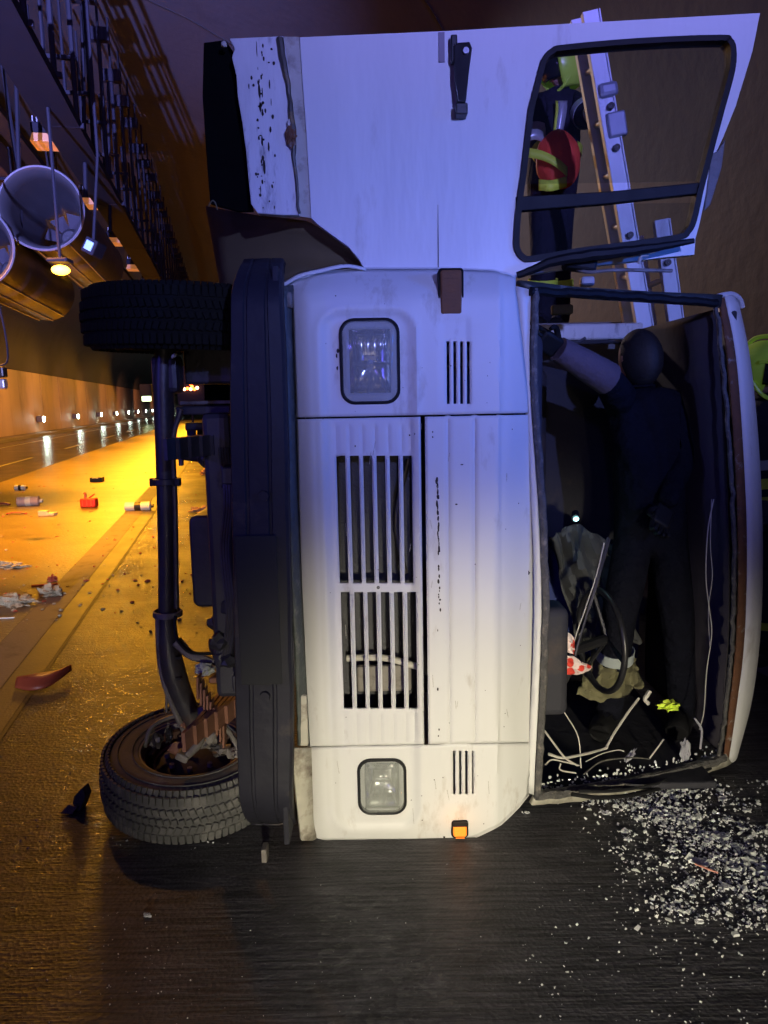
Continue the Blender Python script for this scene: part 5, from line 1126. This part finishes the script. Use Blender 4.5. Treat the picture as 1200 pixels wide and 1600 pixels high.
# red bag with neon straps held at the waist
c = P(872, 250, -0.30)
rb = root('red_bag', c, 'red bag with neon yellow straps held by the firefighter at the window', 'bag')
b = MB(); b.blob(c, (0.135, 0.09, 0.17), 4, 0.05, 1.6, Matrix.Rotation(-0.12, 3, 'Y'), seed=5); b.build('sack', REDC, rb, smooth=True)
def strap(pts, w_, mat):
    pts = catmull([Vector(p) for p in pts], 14); MB().loft([p+Vector((0, 0, w_/2)) for p in pts], [p-Vector((0, 0, w_/2)) for p in pts]).build('strap', mat, rb, solid=0.008, smooth=True)
strap([P(824, 238, -0.40), P(850, 244, -0.42), P(872, 256, -0.42), P(886, 268, -0.38)], 0.052, NEONT)
strap([P(842, 289, -0.38), P(862, 290, -0.42), P(885, 284, -0.36)], 0.062, NEONT)
strap([P(824, 212, -0.34), P(838, 210, -0.34), P(852, 216, -0.30)], 0.06, SILT)
# helper standing inside the cab, dim behind the opening
Y3 = 3.24
P = lambda x, y, dy=0.0: W(x, y, Y3+dy)
J = dict(head=P(1000, 560), nk2=P(1001, 598), neck=P(1002, 608), chest=P(1006, 652), wst=P(1012, 745), pel=P(1016, 812),
         shl=P(972, 628, -0.02), ell=P(950, 592, -0.20), wrl=P(872, 545, -0.30), shr=P(1046, 634, 0.02), elr=P(1066, 720, -0.06), wrr=P(1040, 792, -0.2),
         hpl=P(996, 838, 0.0), knl=P(968, 955, -0.16), anl=P(952, 1080, -0.02), tol=P(940, 1092, -0.14), hpr=P(1038, 838, 0.0), knr=P(1058, 955, -0.12), anr=P(1066, 1082, 0.0), tor=P(1060, 1094, -0.14))
for k in ('anl', 'anr'): J[k].z = 0.165
for k in ('tol', 'tor'): J[k].z = 0.135
st3 = [('ell', 'wrl', 0.30, 0.058, SILT, 0.04, 1), ('knl', 'anl', 0.4, 0.08, SILT, 0.05, 1)]
ph_ = firefighter((J['pel'].x, Y3, 0.08), J, (-0.55, 0.84, -0.25), 'rescuer in dark hooded suit standing inside the cab with one arm raised', st3, helmet=False, cloth=pbr('cab_shade_cloth', (0.0055, 0.006, 0.011), 0.9, spec=0.1, var=0.4, vscale=12, bump=1.0, bscale=9, bdist=0.05))  # cloth darkened to near black to stand for the cab's shade
sleeve = MB().tube([J['ell'], J['ell'].lerp(J['wrl'], 0.5), J['wrl']], [0.068, 0.060, 0.048], 14, 16); sleeve.build('sleeve', pbr('mauve_sleeve', (0.09, 0.065, 0.08), 0.85, var=0.3, vscale=10, bump=0.7, bscale=40, bdist=0.01), ph_, smooth=True)
# second firefighter standing beyond the roof
Y2 = 3.95
P = lambda x, y, dy=0.0: W(x+5, y+14, Y2+dy)
J = dict(head=P(1188, 566), nk2=P(1190, 598), neck=P(1192, 608), chest=P(1200, 652), wst=P(1206, 725), pel=P(1208, 790),
         shl=P(1166+10, 634, 0.06), ell=P(1178, 706, 0.0), wrl=P(1190, 768, -0.14), shr=P(1226, 634, -0.04), elr=P(1240, 706, -0.06), wrr=P(1236, 770, -0.2),
         hpl=P(1194, 812, 0.04), knl=P(1192, 925, 0.0), anl=P(1190, 1040, 0.08), tol=P(1180, 1052, -0.10), hpr=P(1220, 812, -0.04), knr=P(1224, 930, -0.06), anr=P(1226, 1044, 0.0), tor=P(1222, 1056, -0.2))
for k in ('anl', 'anr'): J[k].z = 0.09+0.13
for k in ('tol', 'tor'): J[k].z = 0.055+0.13
st2 = [('shl', 'ell', 0.85, 0.072, SILT, 0.06, 1), ('ell', 'wrl', 0.75, 0.06, NEONT, 0.06, 1), ('shr', 'elr', 0.85, 0.072, SILT, 0.06, 1), ('wst', 'pel', 0.55, 0.175, NEONT, 0.055, 0.8), ('wst', 'chest', 0.3, 0.18, SILT, 0.05, 0.8), ('knl', 'anl', 0.4, 0.082, NEONT, 0.05, 1)]
firefighter((J['pel'].x, Y2, 0.13), J, (0.42, -0.9, -0.12), 'firefighter with neon helmet standing beyond the cab roof at the right edge', st2, hs=0.9)

# ================================================================== DEBRIS
def at(px, py, z=0.0): return G(px, py, z)
def can(px, py, r, ln, ang, mat, label, cat='can', name='can', stripe=None):
    c = at(px, py, r); d = Vector((math.cos(ang), math.sin(ang), 0))
    rt = root(name, (c.x, c.y, 0), label, cat)
    MB().lathe([(0.001, -ln/2), (r*0.85, -ln/2), (r, -ln/2+r*0.15), (r, ln/2-r*0.25), (r*0.7, ln/2-0.01), (r*0.3, ln/2), (0.001, ln/2)], c, d, 28).build('shell', mat, rt, smooth=True)
    MB().lathe([(0.001, 0.0), (r*0.4, 0.0), (r*0.4, r*0.5), (0.001, r*0.5)], c+d*ln/2, d, 20).build('cap', BLACKP if stripe is None else stripe, rt, smooth=True)
    MB().lathe([(r*1.01, -ln*0.12), (r*1.015, -ln*0.1), (r*1.015, ln*0.1), (r*1.01, ln*0.12)], c, d, 28).build('label_band', stripe or BLACKP, rt, smooth=True)
    return rt
PALE = pbr('pale_plastic', (0.62, 0.64, 0.66), 0.4, var=0.1, bump=0.2); PINK = pbr('grey_pink_plastic', (0.42, 0.33, 0.37), 0.5, var=0.15, bump=0.2)
REDP = pbr('red_plastic', (0.52, 0.03, 0.02), 0.4, var=0.2, bump=0.2); RPK = pbr('dull_red_plastic', (0.33, 0.07, 0.05), 0.5, var=0.3, bump=0.4)
can(216, 791, 0.068, 0.40, 0.06, PALE, 'white cylinder canister lying on the yellow lit road near the truck', 'canister', 'canister')
can(45, 783, 0.08, 0.36, 0.12, PINK, 'large grey pink drum shaped tin lying at left on the road', 'tin', 'tin', PALE)
can(32, 762, 0.055, 0.22, 0.0, PALE, 'small grey can with dark end behind the pink tin', 'can', 'can')
c = at(152, 753); bx = root('black_case', c, 'small black box lying on the yellow lit road', 'case')
MB().box(c+Vector((0, 0, 0.055)), (0.26, 0.18, 0.10), Matrix.Rotation(0.06, 3, 'Z')).build('case_body', BLACKP, bx, bevel=0.012)
MB().tube([c+Vector((-0.06, -0.1, 0.09)), c+Vector((0, -0.13, 0.10)), c+Vector((0.06, -0.1, 0.09))], 0.007, 6, 8).build('case_handle', PALE, bx)
c = at(140, 793); rt = root('fuel_can', c, 'red plastic fuel can with dark spout on the yellow lit road', 'fuel can')
MB().box(c+Vector((0, 0, 0.08)), (0.25, 0.16, 0.15)).build('can_body', REDP, rt, bevel=0.025, seg=3, smooth=True)
MB().tube([c+Vector((-0.06, 0, 0.14)), c+Vector((-0.05, 0, 0.22)), c+Vector((-0.07, 0, 0.24))], 0.022, 8).build('spout', RPK, rt)
MB().tube([c+Vector((0.0, 0, 0.15)), c+Vector((0.04, 0, 0.18)), c+Vector((0.10, 0, 0.22))], 0.012, 8, 8).build('can_handle', REDP, rt)
for k in range(3): MB().box(c+Vector((-0.08+0.07*k, -0.083, 0.08)), (0.018, 0.006, 0.10)).build('can_rib', RPK, rt)
def flat_bit(name, px, py, L_, w_, h_, ang, mat, label, cat, bend=0.0):
    c = at(px, py); b = MB(); n = 8; rows = []
    for j in (-1, 1):
        rows.append([c+Matrix.Rotation(ang, 3, 'Z')@Vector((L_*(-0.5+i/n), j*w_/2*(1-0.25*abs(-1+2*i/n)), h_/2+0.004+bend*(1-(-1+2*i/n)**2)+0.3*h_*mnoise.noise(Vector((i, j, px))))) for i in range(n+1)])
    b.grid(rows); o = b.build(name, mat, None, smooth=True, solid=h_, loc=c); return tag(o, label, cat)
flat_bit('red_strip', 26, 804, 0.30, 0.05, 0.02, 0.1, RPK, 'thin red strip on the road below the pink tin', 'plastic strip', 0.02)
flat_bit('red_strip', 6, 790, 0.20, 0.08, 0.03, 0.0, RPK, 'red plastic scrap at the left border of the road', 'plastic scrap', 0.02)
c = at(73, 806); rt = root('torn_carton', c, 'small pale torn carton on the road right of the red strip', 'carton')
MB().box(c+Vector((-0.04, 0, 0.045)), (0.14, 0.12, 0.075), Matrix.Rotation(0.2, 3, 'Z')).build('carton_body', pbr('pale_pink_card', (0.55, 0.40, 0.36), 0.8, bump=0.3), rt, bevel=0.004)
MB().box(c+Vector((0.08, 0, 0.03)), (0.12, 0.11, 0.04), Matrix.Rotation(-0.1, 3, 'Z')).build('carton_flap', pbr('pale_grey_card', (0.5, 0.45, 0.42), 0.8, bump=0.3), rt, bevel=0.004)
def rag(px, py, d, mat, label, cat='rag', name='rag', seed=0):
    c = at(px, py); o = MB().blob(c+Vector((0, 0, d[2]*0.6)), d, 4, 0.75, 2.6, seed=seed)
    for v in o.bm.verts: v.co.z = max(v.co.z, 0.006+0.004*mnoise.noise(v.co*20))
    o = o.build(name, mat, None, smooth=True, loc=c); return tag(o, label, cat)
RAGM = pbr('pale_dirty_cloth', (0.42, 0.38, 0.31), 0.9, var=0.4, vscale=20, bump=1.0, bscale=40, bdist=0.02, dirt=(0.07, 0.06, 0.045), dirt_amt=0.45, dscale=16)
rag(18, 888, (0.13, 0.06, 0.035), RAGM, 'pale flattened bottle shaped rag at the left border, farthest of the rags', seed=1)
rag(79, 931, (0.085, 0.06, 0.05), RAGM, 'crumpled pale cloth below the thin dark stick', seed=2)
rag(24, 946, (0.13, 0.06, 0.05), RAGM, 'grey crumpled debris heap at the left, left of the pale cloth', 'debris heap', 'debris_heap', seed=3)
rag(318, 800, (0.14, 0.08, 0.05), pbr('tan_cloth', (0.36, 0.24, 0.17), 0.9, var=0.3, bump=1.0, bscale=30, bdist=0.02), 'rolled tan cloth on the road behind the axle', seed=4)
rag(322, 742, (0.12, 0.10, 0.07), pbr('brown_card', (0.30, 0.17, 0.12), 0.85, var=0.3, bump=0.5), 'brown crumpled paper behind the axle, farther than the tan cloth', 'paper', 'crumpled_paper', seed=5)
flat_bit('stick', 70, 916, 0.22, 0.025, 0.018, 0.25, RPK, 'thin dark red stick lying above the pale cloth', 'stick')
flat_bit('white_strip', 8, 967, 0.14, 0.02, 0.008, 0.1, PALE, 'thin white strip at the left border', 'plastic strip')
rag(82, 909, (0.035, 0.03, 0.035), RPK, 'small dark lump at the end of the stick', 'debris lump', 'debris_lump', seed=6)
rag(12, 931, (0.03, 0.02, 0.015), RPK, 'tiny dark red lump above the grey debris heap', 'debris lump', 'debris_lump', seed=7)
# curved red fender shard: a dished triangle standing on its edge
c = at(62, 1078); b = MB(); rows = []
pA = [at(24, 1078), at(48, 1082, 0.0), at(80, 1074, 0.01), at(112, 1050, 0.03)]
pB = [at(30, 1062, 0.03), at(58, 1056, 0.05), at(86, 1052, 0.045), at(112, 1048, 0.035)]
for j in range(7):
    t = j/6; rows.append([a.lerp(q, t)+Vector((0, 0, 0.012+0.028*math.sin(math.pi*t))) for a, q in zip(catmull(pA, 16), catmull(pB, 16))])
b.grid(rows); o = b.build('fender_shard', pbr('red_painted_shard', (0.42, 0.09, 0.05), 0.35, var=0.2, bump=0.2), None, smooth=True, solid=0.008, loc=c); tag(o, 'curved orange red shard of bodywork lying on the gutter strip', 'bodywork shard')
c = at(117, 1268); rt = root('mirror_fragment', c, 'dark broken plastic piece standing on the road left of the wheel', 'plastic fragment')
MB().prism([c+Vector(p) for p in ((-0.035, 0, 0), (0.02, 0, 0), (0.045, 0, 0.06), (0.035, 0, 0.10), (0.0, 0, 0.065), (-0.01, 0, 0.03))], (0.01, 0.05, 0)).build('shell_piece', pbr('blue_grey_plastic', (0.07, 0.08, 0.10), 0.4, bump=0.5, bscale=20), rt, bevel=0.006)
MB().prism([c+Vector(p) for p in ((-0.05, -0.02, 0.004), (0.0, -0.03, 0.004), (0.02, -0.02, 0.03), (-0.02, -0.01, 0.035))], (0, 0.02, 0)).build('shell_splinter', STEELG, rt, bevel=0.003)
# pale hose at the right wall
c = G(1196, 1030); o = MB().tube([G(1186, 1022, 0.04), G(1200, 1030, 0.04), G(1230, 1036, 0.04), G(1300, 1030, 0.04)], 0.035, 10, 20).build('fire_hose', pbr('pale_hose', (0.55, 0.55, 0.5), 0.7, bump=0.4), None, smooth=True, loc=c); tag(o, 'pale hose on the road at the right edge, beyond the roof', 'hose')

# small scattered crumbs all over the left road
def shards(b, p, s_):
    M_ = Matrix.Rotation(random.uniform(0, 6.3), 3, 'Z') @ Matrix.Rotation(random.uniform(-0.9, 0.9), 3, 'X') @ Matrix.Rotation(random.uniform(-0.9, 0.9), 3, 'Y')
    sx, sy, sz = s_*random.uniform(0.9, 2.4), s_*random.uniform(0.7, 1.7), s_*random.uniform(0.5, 1.2); k = [random.uniform(0.45, 1.0) for _ in range(3)]
    b.box(Vector(p)+Vector((0, 0, s_*0.5)), (sx, sy, sz), M_, tf=lambda v: Vector((v.x*(k[0] if v.z > 0 else 1), v.y*(k[1] if v.x > 0 else 1), v.z*(k[2] if v.y > 0 else 1))))
def shard_field(name, mat, pts):
    b = MB()
    for p, s_ in pts: shards(b, p, s_)
    o = b.build(name, mat); o['kind'] = 'stuff'; return o
def crumb_field(name, label_mat, pts, sub=1):
    b = MB()
    for (p, s_) in pts:
        b.blob(Vector(p)+Vector((0, 0, s_*0.4)), (s_*random.uniform(0.7, 1.6), s_*random.uniform(0.6, 1.2), s_*random.uniform(0.3, 0.7)), sub, 0.5, 2, Matrix.Rotation(random.uniform(0, 3), 3, 'Z'), seed=random.random()*99)
    o = b.build(name, label_mat); o['kind'] = 'stuff'; return o
GL = thin_glass('glass_crumb', (0.75, 0.78, 0.76), 0.35, 0.15)
GLW = pbr('crazed_glass', (0.60, 0.62, 0.63), 0.12, var=0.45, vscale=60, bump=0.8, bscale=200)
pts = []
clus = [(random.gauss(0, 1), random.gauss(0, 1)) for _ in range(60)]
while len(pts) < 1900:
    u, v = random.gauss(0, 1), random.gauss(0, 1)
    if random.random() < 0.55: q = random.choice(clus); u, v = q[0]+random.gauss(0, 0.13), q[1]+random.gauss(0, 0.13)
    px = 1085+u*85-v*14+(30 if v > 0 else 0); py = 1305+v*55+u*42
    if py < 1206+abs(px-1060)*0.12 or px > 1290 or py > 1465+random.gauss(0, 12): continue
    if px < 900 and random.random() < 0.5: continue
    pts.append((G(px, py), abs(random.gauss(0.0022, 0.0022))+0.0013))
for k in range(150):
    pts.append((G(random.uniform(820, 1200), random.uniform(1260, 1600)), random.uniform(0.0012, 0.0032)))
for k in range(170):
    px = random.uniform(905, 1110); pts.append((G(px, interp([(905, 1250), (1000, 1245), (1110, 1215)], px)+abs(random.gauss(0, 8))), random.uniform(0.002, 0.006)))
clear = [(Vector(p)+Vector((random.gauss(0, 0.03), random.gauss(0, 0.03), 0)), s_*1.5) for p, s_ in random.sample(pts, 900)]
for k in range(420):
    pts.append((G(random.uniform(960, 1210), random.gauss(1390, 45)), random.uniform(0.0012, 0.0042)))
for k in range(1500):
    p, s_ = pts[int(random.random()*1900)]; pts.append((Vector(p)+Vector((random.gauss(0, 0.05), random.gauss(0, 0.05), 0)), random.uniform(0.0006, 0.0014)))
shard_field('clear_glass_crumbs', GL, clear)
o = shard_field('glass_crumbs', GLW, pts); o['label'] = 'thousands of windscreen glass crumbs strewn on the dark road'
pts = [(G(random.uniform(0, 1200), random.uniform(1330, 1600)), random.uniform(0.0006, 0.0017)) for _ in range(150)]
pts += [(G(random.gauss(200, 70), random.gauss(1500, 60)), random.uniform(0.001, 0.003)) for _ in range(60)]
pts += [(G(random.uniform(0, 360), random.uniform(860, 1330)), random.uniform(0.001, 0.004)) for _ in range(260)]
shard_field('road_grit', GLW, pts)
pts = [(G(random.uniform(0, 330), random.uniform(730, 960)), random.uniform(0.006, 0.022)) for _ in range(110)]
crumb_field('debris_crumbs', RPK, pts)
pts = [(G(random.uniform(0, 330), random.uniform(740, 1000)), random.uniform(0.005, 0.018)) for _ in range(90)] + [(G(random.gauss(60, 45), random.gauss(930, 25)), random.uniform(0.006, 0.02)) for _ in range(50)]
crumb_field('pale_scraps', RAGM, pts)
# larger glass pieces, one by one
big = [(1128, 1250, 22, 'long pale glass piece, farthest of the large ones'), (1135, 1282, 20, None), (1130, 1308, 24, None), (976, 1301, 16, None), (980, 1313, 12, None), (1094, 1350, 34, 'largest whitish crazed glass sheet, beside a thin red splinter'), (1050, 1330, 16, None), (823, 1272, 10, 'lone glass lump at the lower corner of the cab'), (1166, 1268, 13, None), (946, 1272, 14, None), (1115, 1340, 18, None), (1090, 1260, 15, None), (1070, 1222, 16, None), (1160, 1296, 12, None), (1080, 1380, 20, None), (1132, 1388, 22, None), (1148, 1360, 18, None), (1185, 1420, 20, None), (1060, 1390, 12, None), (1012, 1338, 10, None), (1000, 1262, 12, None), (1030, 1282, 12, None), (1105, 1318, 14, None), (1172, 1334, 16, None), (1092, 1442, 12, None), (230, 1432, 12, 'pale chip alone on the dark road below the front wheel')]
for k, (px, py, s_, lab) in enumerate(big):
    c = G(px, py); b = MB(); r_ = s_*0.0012; n = 6+k % 3
    b.prism([c+Vector((math.cos(6.283*(i+random.uniform(-.3, .3))/n)*r_*random.uniform(0.5, 1.1), math.sin(6.283*i/n)*r_*random.uniform(0.35, 0.8), 0.002+0.004*random.random())) for i in range(n)], (0, 0, 0.004))
    for _ in range(int(10+s_)): shards(b, c+Vector((random.gauss(0, r_*0.55), random.gauss(0, r_*0.45), random.uniform(0.001, 0.006))), random.uniform(0.002, 0.0055))
    o = b.build('glass_fragment', GLW, None, loc=c)
    tag(o, lab or 'whitish chunk of crazed glass among the crumbs on the dark road', 'glass fragment', 'larger glass fragments on the road')
c = G(1105, 1358); o = MB().tube([G(1086, 1350, 0.012), G(1122, 1364, 0.012)], 0.0035, 6).build('red_splinter', pbr('pinkish_splinter', (0.55, 0.25, 0.2), 0.5, bump=0), None, loc=c); tag(o, 'thin pinkish splinter lying on the glass pieces', 'splinter')
for o in bpy.data.objects:
    if '_world' in o: del o['_world']
